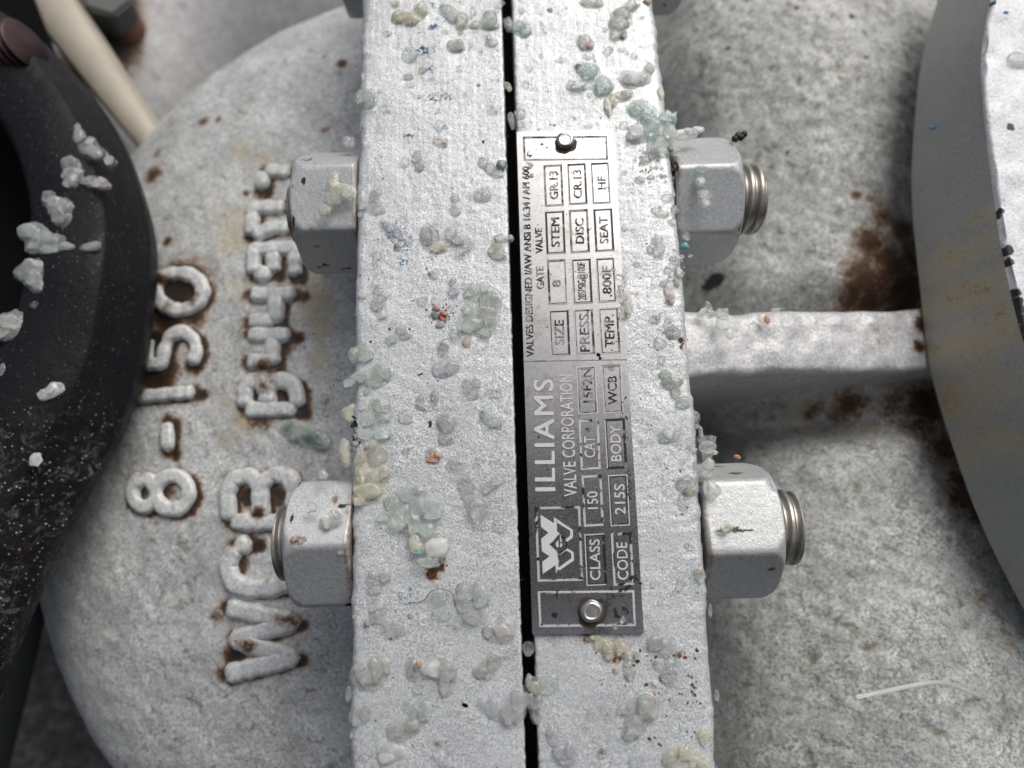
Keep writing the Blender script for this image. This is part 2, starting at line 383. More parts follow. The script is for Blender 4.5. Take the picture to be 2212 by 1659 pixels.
RUST = dict(L=[('A3', 830, 1620, 0.0016, 0.9), ('A4', 780, 20, 0.0018, 0.95), ('A3', 70, 1400, 0.0012, 0.7), ('A1', 120, 1340, 0.0010, 0.7), ('A2', 1120, 95, 0.0012, 0.45), ('A1', 570, 1170, 0.0007, 0.5), ('A1', 340, 1150, 0.0012, 0.35),
               ('A4', 820, 1515, 0.0012, 0.6), ('A4', 60, 560, 0.0009, 0.6), ('A3', 1190, 690, 0.0012, 0.35), ('A2', 850, 1100, 0.0010, 0.5)],
            R=[('B4', 560, 545, 0.0022, 0.55), ('B4', 300, 540, 0.0020, 0.5), ('B4', 800, 690, 0.0030, 0.5), ('B2', 740, 1300, 0.0009, 0.7), ('B4', 1330, 700, 0.0010, 0.8), ('B3', 350, 540, 0.0006, 0.6),
               ('B2', 345, 905, 0.0008, 0.5), ('B1', 1230, 820, 0.0012, 0.4), ('B4', 680, 1520, 0.0007, 0.6), ('B3', 905, 1060, 0.0008, 0.6), ('B2', 215, 500, 0.0006, 0.6), ('B1', 1090, 1500, 0.0008, 0.5)])

vbody = tag(empty('gate_valve', (-0.05, 0, -0.06)), 'white painted valve body with rusty raised casting letters and a thick flange', 'valve body')
flange('body_flange', -0.0338, 0.00035, -0.0006, 'L', vbody)
bonnet = tag(empty('valve_bonnet', (0.05, 0, -0.06)), 'silver painted bonnet with a cross rib and the flange carrying the name plate', 'valve bonnet')
flange('bonnet_flange', 0.0372, 0.0029, 0.0018, 'R', bonnet)
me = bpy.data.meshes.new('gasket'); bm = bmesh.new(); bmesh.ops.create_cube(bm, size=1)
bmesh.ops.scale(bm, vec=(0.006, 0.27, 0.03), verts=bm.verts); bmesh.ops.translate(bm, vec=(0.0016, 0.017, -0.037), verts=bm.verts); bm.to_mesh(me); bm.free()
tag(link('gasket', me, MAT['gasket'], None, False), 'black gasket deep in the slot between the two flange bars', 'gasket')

# ------------------------------------------------------------------ left body dome with raised letters
DCX, DCY = -0.012, 0.0180; DR = 0.1390; DQ = 2.3; DZ = -0.036; DH = 0.046; DP = 2.5; DE = 1.12
def dome_z(x, y):
    ax_, ay_ = np.abs((x - DCX) / DR), (y - DCY) / DR
    rho = np.where(ay_ > 0, np.hypot(ax_, ay_ / 1.035), (ax_ ** DQ + np.abs(ay_ / 1.10) ** DQ) ** (1 / DQ))
    rho = np.clip(rho, 0, 0.9999)
    return DZ - DH * (1 - (1 - rho ** DP) ** (1 / DP))
def surf_pt(w, x, y, fz):
    z = -0.045
    for _ in range(8):
        p = wat(w, x, y, z); z = float(fz(p[0], p[1]))
    return np.array([p[0], p[1], z])
def arc(cx, cy, rx, ry, a0, a1, n=14):
    return [(cx + rx * math.cos(math.radians(a0 + (a1 - a0) * i / n)), cy + ry * math.sin(math.radians(a0 + (a1 - a0) * i / n))) for i in range(n + 1)]
LET = [  # window, half width mm, strokes (in window pixels)
    ('L2', 1.45, [arc(180, 1420, 72, 88, 20, 380), arc(350, 1420, 100, 105, 0, 360)]),
    ('L2', 1.3, [[(318, 995), (322, 1180)]]),
    ('L2', 1.4, [[(120, 855), (480, 822)]]),
    ('L2', 1.4, [[(200, 500), (190, 655), (285, 655), (300, 570), (335, 490), (410, 460), (480, 510), (495, 590), (450, 665)]]),
    ('L2', 1.5, [arc(390, 225, 140, 112, 0, 360)]),
    ('L3', 1.75, [[(968, 968), (1262, 1035), (1005, 1108), (1262, 1185), (962, 1262)]]),
    ('L3', 1.75, [[(1080, 690), (1010, 715), (975, 790), (1000, 865), (1070, 893), (1180, 888), (1255, 850), (1280, 770), (1230, 700)]]),
    ('L3', 1.65, [[(985, 605), (975, 480), (1000, 420), (1070, 405), (1110, 440), (1118, 600)], [(1118, 600), (1125, 440), (1170, 400), (1240, 410), (1262, 470), (1258, 600)], [(985, 605), (1258, 608)]]),
    ('L1', 1.6, [[(235, 1530), (240, 1410), (285, 1362), (340, 1385), (365, 1440), (365, 1525)], [(365, 1525), (375, 1410), (440, 1365), (515, 1390), (535, 1460), (535, 1530)], [(235, 1535), (535, 1535)]]),
    ('L1', 1.6, [[(245, 1262), (395, 1262)], [(395, 1075), (395, 1290)], [(250, 1112), (500, 1112)]]),
    ('L1', 1.6, [[(255, 1032), (415, 1030)], [(415, 870), (415, 1050)], [(265, 882), (530, 880)]]),
    ('L1', 1.6, [[(285, 770), (290, 625), (560, 620)], [(400, 620), (400, 765)], [(285, 765), (400, 765)], [(525, 620), (522, 785)]]),
    ('L1', 1.6, [[(275, 550), (285, 390), (470, 385)], [(275, 550), (400, 500), (500, 505)]]),
    ('L1', 1.6, [[(345, 178), (500, 190)], [(345, 178), (330, 290)]]),
]
strokes3 = []
def stroke_mesh(name, pts, hw, hh, fz, parent, mat):
    # resample
    P = [np.array(p) for p in pts]; out = [P[0]]
    for a, b in zip(P[:-1], P[1:]):
        k = max(1, int(np.linalg.norm(b - a) / 0.0006))
        for i in range(1, k + 1): out.append(a + (b - a) * i / k)
    P = out
    closed = np.linalg.norm(P[0] - P[-1]) < 1e-5
    if closed: P = P[:-1]
    n = len(P); verts, faces = [], []; K = 9
    for _ in range(2):                     # round the corners
        Q = [p.copy() for p in P]
        for i in range(n):
            if closed or 0 < i < n - 1: Q[i] = (P[i - 1] + P[i] * 2 + P[(i + 1) % n]) / 4
        P = Q
    for i in range(n):
        a, b = (P[(i - 1) % n], P[(i + 1) % n]) if closed else (P[max(i - 1, 0)], P[min(i + 1, n - 1)])
        t = b - a; t[2] = 0; t /= np.linalg.norm(t) + 1e-12; s = np.array([-t[1], t[0], 0])
        e = min(i, n - 1 - i) * 0.0006
        k_ = 1.0 if closed else min(1.0, math.sqrt(max(0.0, 1 - max(0, 1 - e / hw) ** 2)) + 0.03)
        wv = 1 + 0.22 * noise.noise(Vector((float(P[i][0]) * 400, float(P[i][1]) * 400, 3)))
        for j in range(K):
            u = -1 + 2 * j / (K - 1)
            q = P[i] + s * (u * hw * k_ * wv * 1.15)
            zz = float(fz(q[0], q[1])) - 0.0004 + hh * wv * k_ * (max(0.0, 1 - abs(u) ** 6)) ** 0.8
            verts.append((q[0], q[1], zz))
    rng = range(n) if closed else range(n - 1)
    for i in rng:
        for j in range(K - 1):
            i2 = (i + 1) % n
            faces.append((i * K + j, i * K + j + 1, i2 * K + j + 1, i2 * K + j))
    return verts, faces
for w, hw, sts in LET:
    V_, F_ = [], []
    for st in sts:
        p3 = [surf_pt(w, x, y, dome_z) for x, y in st]
        strokes3.append((p3, hw))
        v_, f_ = stroke_mesh('raised_letter', p3, hw * 0.001 * 1.30, 0.0021, dome_z, vbody, None)
        o_ = len(V_); V_ += v_; F_ += [tuple(i + o_ for i in f) for f in f_]
    me = pymesh('raised_letter', V_, F_)
    at_ = me.attributes.new('rust', 'FLOAT', 'POINT')
    at_.data.foreach_set('value', [max(0.0, 1.5 * noise.noise(Vector((v[0] * 150, v[1] * 150, 7.7))) - 0.30) for v in V_])
    link('raised_letter', me, MAT['letter'], vbody)
nr, nt = 330, 560
rr = np.linspace(0.0, 1, nr) ** 0.8; th = np.linspace(0, 2 * math.pi, nt, endpoint=False)
RR, TH = np.meshgrid(rr, th, indexing='ij')
cT, sT = np.cos(TH), np.sin(TH)
sc_ = np.where(sT > 0, 1 / np.hypot(cT, sT / 1.035), 1 / (np.abs(cT) ** DQ + np.abs(sT / 1.10) ** DQ) ** (1 / DQ))
Xd = DCX + RR * DR * sc_ * cT; Yd = DCY + RR * DR * sc_ * sT; Zd = dome_z(Xd, Yd)
Zd[-1] = -0.14
Zd += (vnoise(Xd + 1, Yd + 1, 420) - 0.5) * 0.0004 + (vnoise(Xd + 1, Yd + 1, 120) - 0.5) * 0.0007
keep = Xd < -0.0325
samples = []
for p3, hw in strokes3:
    for a, b in zip(p3[:-1], p3[1:]):
        k = max(1, int(np.linalg.norm(b - a) / 0.0012))
        for i in range(k + 1): samples.append(a + (b - a) * i / k)
SPT = np.array(samples)
rust = np.zeros_like(Xd); foot = np.zeros_like(Xd)
for p in SPT:
    if not (-0.14 < p[0] < -0.03): continue
    d = ((Xd - p[0] - 0.0021) ** 2 + (Yd - p[1] + 0.0008) ** 2)
    np.maximum(rust, 1.15 * np.exp(-d / 0.0021 ** 2), out=rust)
    d = ((Xd - p[0]) ** 2 + (Yd - p[1]) ** 2)
    np.maximum(rust, 0.92 * np.exp(-d / 0.0027 ** 2), out=rust)
# letters differ in how rusty they are
def blob(w, x, y, r, a, arr, X_=None, Y_=None, fz=dome_z):
    X_ = Xd if X_ is None else X_; Y_ = Yd if Y_ is None else Y_
    p = surf_pt(w, x, y, fz); d = ((X_ - p[0]) ** 2 + (Y_ - p[1]) ** 2) / (r * 0.001) ** 2
    np.maximum(arr, a * np.exp(-d), out=arr)
cream = np.zeros_like(Xd); dark = np.zeros_like(Xd)
fall = 0.76 + 0.24 * vnoise(Xd + 5, Yd + 2, 90)
rust *= fall
for b_ in [('L2', 390, 225, 9.5, 1.4), ('L2', 240, 560, 7, 1.2), ('L2', 260, 720, 7, 1.1), ('L2', 480, 350, 5, 1.0), ('L2', 330, 380, 6, 1.1), ('L3', 1060, 500, 3.5, 1.0), ('L3', 1190, 500, 3.5, 1.0), ('L3', 1120, 605, 3.5, .9), ('L3', 1030, 790, 3.2, .85),
           ('L3', 1010, 1175, 3.6, 1.0), ('L3', 930, 1010, 3.2, 0.6), ('L1', 300, 1450, 3, 1.0), ('L1', 500, 1450, 4.5, 1.0), ('L1', 330, 1575, 4.5, 0.8), ('L1', 390, 1080, 3.5, .85), ('L1', 440, 1180, 4, .9),
           ('L1', 245, 300, 1.6, 0.75), ('L1', 600, 1430, 1.6, .7), ('L2', 160, 1420, 2.5, .9), ('L2', 340, 1420, 3, .7),
           ('W4', 1110, 1260, 4.0, .75), ('W4', 1140, 1110, 2.2, .7), ('W4', 1250, 900, 2.2, .6), ('L1', 430, 720, 3, .8), ('L1', 570, 720, 2.5, .8)]:
    blob(*b_, rust)
for u, v, r, a in [(740, 138, 2.2, .95), (700, 120, 1.6, .6), (440, 263, 2.5, .8), (470, 258, 1.6, .8), (700, 280, 2, .6), (362, 520, 1.9, .8), (330, 385, 2.2, .6), (665, 1010, 1.2, .5), (1330, 60, 1, .4)]:
    blob('V', u / S * S, v, r, a, rust) if False else blob('V', u / 1, v / 1, r, a, rust)
for b_ in [('L1', 200, 450, 8, .62), ('L1', 150, 560, 8, .6), ('L1', 340, 130, 7, .55), ('L1', 640, 920, 8, .75), ('L1', 680, 1050, 7, .7), ('L1', 600, 800, 6, .6), ('L1', 650, 1250, 6, .6), ('L1', 90, 380, 7, .5), ('L1', 240, 60, 8, .55), ('L1', 640, 760, 5, .7), ('L1', 120, 1480, 6, .55), ('L1', 240, 1590, 5, .7), ('L3', 970, 220, 7, .5), ('L1', 100, 1250, 7, .4), ('L1', 170, 850, 6, .45)]:
    blob(*b_, cream)
for b_ in [('L1', 500, 1520, 2.2, .8), ('L1', 420, 1420, 2.2, .55), ('L3', 1120, 420, 2, .8), ('L3', 1150, 590, 2.4, .8), ('L3', 1030, 860, 1.6, .8)]:
    blob(*b_, dark)
grid_mesh('body_casting', np.stack([Xd, Yd, Zd], -1)[:, ::-1], MAT['casting'], vbody, dict(rust=rust[:, ::-1], cream=cream[:, ::-1], dark=dark[:, ::-1]), keep[:, ::-1], closed_u=True)

# ------------------------------------------------------------------ nuts and studs
def nut_mesh(name, x0, x1, y, z, th0, outer, parent):
    """hex nut with its axis along x between the flange side x0 and the outer end x1, chamfered at the outer end"""
    AF, nphi = 0.01330, 132
    L = abs(x1 - x0); sg = 1 if x1 > x0 else -1
    ss = np.linspace(0.0066, 0.0, 24)
    xs = np.concatenate([[0.0, 0.0, 0.0003], np.linspace(0.0008, L - 0.0070, 8), L - ss, [L, L]])
    rs = np.concatenate([[0.0], [AF * 0.99], np.full(1, AF * 1.2), np.full(8, 9.0), 0.0128 + 0.0027 * np.sqrt(np.clip(1 - (1 - np.clip(ss / 0.0062, 0, 1)) ** 2, 0, 1)), [0.0122, 0.0]])
    ph = np.linspace(0, 2 * math.pi, nphi, endpoint=False)
    m = np.radians(60)
    loc = (ph - math.radians(th0) + m / 2) % m - m / 2
    hexr = AF / np.cos((loc + m) % m - m / 2)                    # flats between the corners
    hexr = np.minimum(hexr, AF / math.cos(m / 2) * 0.985)
    Rg = np.minimum(rs[:, None], hexr[None, :])
    P = np.zeros((len(xs), nphi, 3))
    P[..., 0] = x0 + sg * xs[:, None]
    P[..., 1] = y + Rg * np.cos(ph); P[..., 2] = z + Rg * np.sin(ph)
    if sg < 0: P = P[:, ::-1]
    rust = np.zeros(P.shape[:2]); dk = np.zeros(P.shape[:2])
    rust[:4] = 0.35
    nn = np.array([[noise.noise(Vector((float(p[0]) * 260, float(p[1]) * 260, float(p[2]) * 260 + y * 100))) for p in row] for row in P])
    rust = np.maximum(rust, sstep(0.50, 0.70, nn) * 0.65)
    dk = sstep(0.56, 0.64, nn[::-1, ::-1]) * 0.7
    o = grid_mesh(name, P[:, ::-1], MAT['nut'], parent, dict(rust=rust, dark=dk, cream=dk), closed_u=True)
    return o
def stud_end(x0, x1, y, z, parent):
    r0, pitch, nphi = 0.0077, 0.0023, 64
    L = abs(x1 - x0); sg = 1 if x1 > x0 else -1
    xs = np.concatenate([np.linspace(0, L, 64), [L + 0.0004, L + 0.0004]])
    ph = np.linspace(0, 2 * math.pi, nphi, endpoint=False)
    XX, PH = np.meshgrid(xs, ph, indexing='ij')
    t = np.abs(((XX / pitch + PH / (2 * math.pi)) % 1) * 2 - 1)
    r = r0 + 0.0011 * sstep(0.15, 0.75, t) - 0.0004
    r[-1] = 0; r[-2] = r0 - 0.0006; r[-3] = np.minimum(r[-3], r0)
    P = np.stack([x0 + sg * XX, y + r * np.cos(PH), z + r * np.sin(PH)], -1)
    if sg < 0: P = P[:, ::-1]
    return grid_mesh('stud_thread', P[:, ::-1], MAT['stud'], parent, closed_u=True)
NZ = -0.0135
STUDS = [(0.0478, (660, 10), (1576, 24), (640, 1637), 'threaded stud with two silver hex nuts beside the top half of the name plate'),
         (-0.0318, (648, 34), (1655, 50), (611, 1712), 'threaded stud with two silver hex nuts beside the bottom half of the name plate'),
         (0.1205, (745, 10), (1470, 30), (735, 1490), 'uppermost stud with dark shaded hex nuts, above the painted strips')]
for (y, (ul, tl), (ur, tr), (el, er), lab) in STUDS:
    t = tag(empty('stud_bolt', (0.002, y, NZ)), lab, 'stud bolt', 'stud bolts through the flanges')
    vpx = {0.0478: 450, -0.0318: 1168, 0.1205: -88}[y]
    xl = at(ul, vpx, NZ)[0]; xr = at(ur, vpx, NZ)[0]; xel = at(el, vpx, NZ)[0]; xer = at(er, vpx, NZ)[0]
    nut_mesh('hex_nut', -0.0346, xl, y, NZ, tl, None, t)
    nut_mesh('hex_nut', 0.0392, xr, y, NZ, tr, None, t)
    stud_end(xl + 0.0005, xel, y, NZ, t); stud_end(xr - 0.0005, xer, y, NZ, t)

# ------------------------------------------------------------------ bonnet casting, rib
RY0 = at(1700, 790, -0.012)[1]; RY1 = at(1700, 668, -0.012)[1]
RC = (RY0 + RY1) / 2; RH = (RY1 - RY0) / 2
def bon_z(x, y):
    x = np.asarray(x, float); y = np.asarray(y, float)
    t = np.clip((x - 0.038) / 0.11, 0, 1)
    z = -0.060 + 0.020 * np.sin(np.clip((x - 0.040) / 0.075, 0, 1) * math.pi * 0.62)
    z = z - 0.020 * sstep(0.095, 0.160, x) * (0.6 + 0.4 * sstep(-0.1, 0.05, y))
    z = z + 0.006 * np.exp(-((y - 0.11) / 0.04) ** 2) + 0.010 * np.exp(-((y + 0.085) / 0.05) ** 2) * t * 2
    z = z - 0.016 * 1.5 * np.exp(-((x - 0.053) / 0.009) ** 2) * np.exp(-((y - 0.030) / 0.016) ** 2)
    z = z - 0.012 * 1.6 * np.exp(-((x - 0.053) / 0.010) ** 2) * np.exp(-((y + 0.005) / 0.012) ** 2)
    z = z - 0.010 * 1.4 * np.exp(-((x - 0.051) / 0.008) ** 2) * np.exp(-((y - 0.085) / 0.018) ** 2)
    z = z - 0.016 * np.exp(-((x - 0.045) / 0.0085) ** 2) * (1 - 0.8 * np.exp(-((y - 0.012) / 0.010) ** 2))
    z = z - 0.016 * np.exp(-((y - RC + 0.0135) / 0.007) ** 2) * (1 - sstep(0.085, 0.12, x)) - 0.010 * np.exp(-((y - RC - 0.013) / 0.007) ** 2)
    return z
gx = np.linspace(0.0365, 0.19, 420); gy = np.linspace(-0.145, 0.175, 760)
Xb, Yb = np.meshgrid(gx, gy); Zb = bon_z(Xb, Yb)
Zb = Zb + (vnoise(Xb + 1, Yb + 1, 380) - 0.5) * 0.0006 + (vnoise(Xb + 1, Yb + 1, 110) - 0.5) * 0.0010
rust = np.zeros_like(Xb); cream = np.zeros_like(Xb); dark = np.zeros_like(Xb)
for u, v, r, a in [(1950, 500, 6, .8), (1880, 525, 7, .75), (1858, 595, 8, .75), (1905, 465, 6, .65), (1840, 640, 7, .7), (1925, 560, 9, .7), (1905, 615, 11, .65), (1960, 620, 12, .8), (1940, 580, 9, .8), (1980, 560, 8, .9), (1880, 645, 6, .8), (1990, 420, 3.5, .6), (1990, 910, 10, .65), (1940, 885, 9, .55), (2035, 970, 9, .7), (2075, 1070, 7, .8), (2000, 880, 8, .8), (1830, 880, 6, .7), (1760, 885, 4, .6),
                   (2070, 1040, 4.5, .8), (2110, 1110, 4, .8), (2100, 1060, 4, .6), (2160, 1150, 3, .6), (1640, 760, 2, .5), (1850, 420, 2, .7), (1880, 430, 2, .6), (2120, 1290, 3, .5), (2180, 1400, 3, .45)]:
    blob('V', u, v, r, a, rust, Xb, Yb, bon_z)
for u, v, r, a in [(1730, 890, 9, .5), (1880, 930, 8, .4), (1690, 600, 3, .4)]:
    blob('V', u, v, r, a, cream, Xb, Yb, bon_z)
for u, v, r, a in [(1530, 625, 2.6, 1.0), (1550, 600, 1.8, .6), (1572, 105, .9, .9), (1870, 125, 1.0, .8), (1840, 35, 1.1, .8), (1720, 18, 1.0, .9), (1990, 210, .9, .7), (1700, 330, .8, .8), (1905, 505, 0.8, .7), (1600, 1185, .8, .7)]:  # first two spots paint the dark of the hollow beside the rib
    blob('V', u, v, r, a, dark, Xb, Yb, bon_z)
grid_mesh('bonnet_casting', np.stack([Xb, Yb, Zb], -1), MAT['bonnet'], bonnet, dict(rust=rust, cream=cream, dark=dark))
# rib: profile swept along x with a fillet where it meets the flange
def proj(p):
    d = np.asarray(p) - CAM; z = d @ FW
    return 1106 + F_PX * (d @ RT) / z, 829.5 - F_PX * (d @ UP) / z
XE = float(at(2100, 730, -0.036)[0])
nx = 240; xs = np.linspace(0.0375, XE, nx)
RT_ = (xs - xs[0]) / (XE - xs[0]); RZ = -0.012 - 0.023 * RT_
yc = []
for x, z, t in zip(xs, RZ, RT_):
    u, _v = proj((x, 0.01, z)); yc.append((at(u, 808 - 10 * t, z)[1], at(u, 672 - 12 * t, z)[1]))
yc = np.array(yc); RCx = yc.mean(1); RHx = (yc[:, 1] - yc[:, 0]) / 2
prof = []                            # (u across -1..1 plus fixed millimetres, z below the crest)
RR_ = 0.0034
for du, z in [(-0.001, -0.075), (-0.0005, -0.055), (0, -0.044)]: prof.append((-1, du, z))
for z in np.linspace(-0.040, -RR_ - 0.001, 12): prof.append((-1, 0.0, z))
for k in range(8):
    a = k / 7 * math.pi / 2; prof.append((-1, 0.6 * (RR_ - RR_ * math.cos(a)), 0.6 * (-RR_ + RR_ * math.sin(a))))
for t in np.linspace(-0.5, 0.5, 20): prof.append((t * 1.0, 0.0, 0.0003))
for k in range(8):
    a = (1 - k / 7) * math.pi / 2; prof.append((1, -RR_ + RR_ * math.cos(a), -RR_ + RR_ * math.sin(a)))
for z in np.linspace(-RR_ - 0.001, -0.040, 10): prof.append((1, 0.0, z))
for du, z in [(0.0012, -0.044), (0.003, -0.052), (0.006, -0.070)]: prof.append((1, du, z))
prof = np.array(prof)
XX = np.broadcast_to(xs[:, None], (nx, len(prof))).copy()
fil = np.exp(-((XX - 0.0385) / 0.0032))
YY = RCx[:, None] + (prof[None, :, 0] * RHx[:, None] + prof[None, :, 1]) * (1 + 0.25 * np.clip(fil, 0, 1))
ZZ = RZ[:, None] + prof[None, :, 2]
ZZ += (vnoise(XX + 1, YY + 1, 300) - 0.5) * 0.0009 + (vnoise(XX + 2, YY + 1, 90) - 0.5) * 0.0014
YY += (vnoise(XX + 1, ZZ + 1, 160) - 0.5) * 0.0010
rust = np.zeros_like(XX)
cf = lambda x, y: -0.012 - 0.023 * (np.asarray(x, float) - 0.0375) / (XE - 0.0375)
for u, v, r, a in [(1990, 700, 2.6, 1.0), (1985, 750, 2.2, .9), (2000, 680, 2.2, .8), (1890, 710, 2.0, .45), (1895, 740, 1.5, .45)]:
    blob('V', u, v, r, a, rust, XX, YY, cf)
grid_mesh('cross_rib', np.stack([XX, YY, ZZ], -1), MAT['rib'], bonnet, dict(rust=rust, cream=rust * 0, dark=rust * 0))

# ------------------------------------------------------------------ round yoke flange on the right: grey rim, white face
low = [(2075, -150), (2025, 0), (1988, 150), (1970, 350), (1972, 470), (1985, 600), (2010, 800), (2070, 1000), (2132, 1160), (2226, 1345), (2330, 1540), (2480, 1720)]
upr = [(2185, -150), (2140, 0), (2120, 120), (2125, 250), (2143, 400), (2160, 520), (2187, 650), (2222, 775), (2275, 930), (2350, 1090), (2460, 1270), (2600, 1450)]
LZ, UZ = -0.030, -0.006
Lw = catmull([at(*p, LZ) for p in low], 24); Uw = catmull([at(*p, UZ) for p in upr], 24)
yoke = tag(empty('yoke_flange', (0.15, 0, -0.05)), 'big round flange with stained grey rim and chipped white face', 'flange')
n = len(Lw); K = 40
P = np.zeros((n, K, 3))
for i in range(n):
    for k in range(K):
        t = k / (K - 1)
        p = Lw[i] * (1 - t) + Uw[i] * t
        out = 0.0008 * math.sin(math.pi * t) ** 0.7
        z = LZ + (UZ - LZ) * t
        P[i, k] = (p[0] - out, p[1], z)
tt = np.linspace(0, 1, K)[None, :] + 0 * P[..., 0]
rust = np.zeros((n, K)); cream = np.zeros((n, K)); dark = np.zeros((n, K))
rimf = lambda x, y: np.full_like(np.asarray(x, float), -0.018)
for u, v, r, a in [(2085, 500, 4, .5), (2060, 560, 7, .55), (2080, 640, 8, .6), (2090, 740, 9, .6), (2110, 850, 8, .6), (2140, 960, 8, .5), (2040, 900, 6, .5), (2065, 300, 3, .35), (2100, 380, 4, .38), (2000, 760, 3, .4), (2190, 700, 3, .4)]:
    blob('V', u, v, r, a, cream, P[..., 0], P[..., 1], rimf)
grid_mesh('rim', P, MAT['rim'], yoke, dict(rust=cream * 0.42, cream=cream * 1.1, dark=dark))
# skirt below the rim
P2 = np.zeros((n, 2, 3)); P2[:, 1] = P[:, 0]; P2[:, 0] = P[:, 0]; P2[:, 0, 0] += 0.06; P2[:, 0, 2] -= 0.014
grid_mesh('rim_back', P2, MAT['rim'], yoke)
K2 = 70
P3 = np.zeros((n, K2, 3)); 
for i in range(n):
    for k in range(K2):
        t = (k / (K2 - 1)) ** 1.6
        x = Uw[i][0] + t * 0.09
        P3[i, k] = (x, Uw[i][1], UZ + (0.0014 * min(1, k / 3) ** 0.5 if k < 400 else 0))
        if k == 0: P3[i, k] = Uw[i]
P3[:, 1:, 2] += (vnoise(P3[:, 1:, 0] + 1, P3[:, 1:, 1] + 1, 250) - 0.5) * 0.0006
P3[:, 1:3, 0] += (vnoise(P3[:, 1:3, 1] + 1, P3[:, 1:3, 2] + 1, 300)[...] - 0.4) * 0.0012
dark = np.zeros((n, K2)); ff = lambda x, y: np.full_like(np.asarray(x, float), UZ)
for u, v, r, a in [(2133, 12, 1.4, 1.0), (2172, 545, 1.32, 1.1), (2175, 570, 1.19, 1.0), (2186, 636, 1.3, 1.0), (2192, 655, 1.3, 1.0), (2197, 673, 1.3, 1.0), (2203, 692, 1.3, 1.0), (2209, 712, 1.3, 1.0), (2150, 470, 1, .8), (2175, 280, 1.1, 1.0), (2156, 460, 1, .8), (2212, 750, 1.32, 1)]:
    blob('V', u, v, r, a, dark, P3[..., 0], P3[..., 1], ff)
rr3 = np.zeros((n, K2)); 
for u, v, r, a in [(2207, 735, 3.0, .7), (2165, 570, 2.5, .4), (2135, 120, 2.2, .3)]: blob('V', u, v, r, a, rr3, P3[..., 0], P3[..., 1], ff)
grid_mesh('face', P3, MAT['face'], yoke, dict(rust=rr3, cream=dark * 0, dark=dark))

# ------------------------------------------------------------------ black handwheel on the left
O_ = [(-130, -60), (-20, -10), (60, 42), (140, 115), (210, 195), (268, 290), (315, 420), (332, 540), (326, 660), (302, 800), (272, 910), (228, 1010), (172, 1105), (112, 1212), (56, 1322), (2, 1430), (-60, 1560)]
I_ = [(-330, 40), (-200, 95), (-100, 140), (-40, 210), (0, 280), (38, 350), (62, 440), (62, 550), (45, 650), (5, 745), (-60, 800), (-130, 860), (-180, 960), (-220, 1090), (-240, 1230), (-250, 1400), (-260, 1560)]
WZ = -0.016
Ow = catmull([at(*p, WZ - 0.010) for p in O_], 14); Iw = catmull([at(*p, WZ - 0.006) for p in I_], 14)
n = len(Ow)
wheel = tag(empty('handwheel', (-0.12, 0.02, -0.02)), 'black handwheel rim, glossy above and flecked with grey overspray below', 'handwheel')
prof = [(0.05, -0.027), (-0.02, -0.020), (-0.015, -0.012)] + [(0.02 * 1, -0.0075), (0.06, -0.0035), (0.12, -0.0012), (0.2, 0.0), (0.3, 0.0006), (0.42, 0.0008), (0.54, 0.0004), (0.66, -0.0002), (0.74, -0.0010), (0.77, -0.0018), (0.80, -0.0032), (0.86, -0.0060), (0.93, -0.0090), (0.98, -0.0120), (1.0, -0.0135), (0.97, -0.018), (0.88, -0.023), (0.70, -0.027), (0.4, -0.028), (0.05, -0.027)]
# refine profile
pp = catmull([(a if a < 0.6 else 0.6 + (a - 0.6) * 0.80, b, 0) for a, b in prof], 4)
K = len(pp); P = np.zeros((n, K, 3))
for i in range(n):
    for k, q in enumerate(pp):
        b = Iw[i] + (Ow[i] - Iw[i]) * q[0]
        P[i, k] = (b[0], b[1], WZ + q[1])
P[..., 2] += (vnoise(P[..., 0] + 1, P[..., 1] + 1, 260) - 0.5) * 0.0010 * sstep(0.03, -0.03, P[..., 1]) + (vnoise(P[..., 0] + 1, P[..., 1] + 1, 60) - 0.5) * 0.0014
grid_mesh('wheel_rim', P[:, ::-1], MAT['black'], wheel)
# black sheet added behind the rim to keep the wheel opening dark
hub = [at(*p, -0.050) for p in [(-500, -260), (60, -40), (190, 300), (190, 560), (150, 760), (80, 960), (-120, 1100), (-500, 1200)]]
backing_me = pymesh('wheel_dark_backing', [tuple(p) for p in hub] + [(p[0] - 0.004, p[1], p[2] - 0.012) for p in hub], [tuple(range(8))[::-1]] + [(i, (i + 1) % 8, 8 + (i + 1) % 8, 8 + i) for i in range(8)])
link('wheel_dark_backing', backing_me, MAT['openingblack'], wheel, False)
# threaded dark stem inside the wheel
c0 = at(-45, 150, -0.022); c1 = at(58, 92, -0.016)
cyl = []
ax = (c1 - c0); L = np.linalg.norm(ax); ax /= L; sd = np.cross(ax, [0, 0, 1]); sd /= np.linalg.norm(sd); upv = np.cross(sd, ax)
xs = np.linspace(0, L, 90); ph = np.linspace(0, 2 * math.pi, 40, endpoint=False)
XX, PH = np.meshgrid(xs, ph, indexing='ij')
r = 0.0062 + 0.0007 * np.sin((XX / 0.0019 + PH / (2 * math.pi)) * 2 * math.pi); r[-1] = 0.0
P = c0 + XX[..., None] * ax + (r * np.cos(PH))[..., None] * sd + (r * np.sin(PH))[..., None] * upv
tag(grid_mesh('threaded_stem', P, MAT['coil'], None, closed_u=True), 'dark reddish threaded stem end poking through the black handwheel', 'threaded stem')
# black pipe under the wheel, bottom left
tube('black_pipe', catmull([at(40, 1000, -0.06), at(10, 1250, -0.07), at(-45, 1500, -0.08), at(-110, 1760, -0.09)], 10), 0.0125, MAT['darknut'], None, 32)
tag(bpy.data.objects['black_pipe'], 'black pipe running down beneath the handwheel above mottled ground', 'pipe')

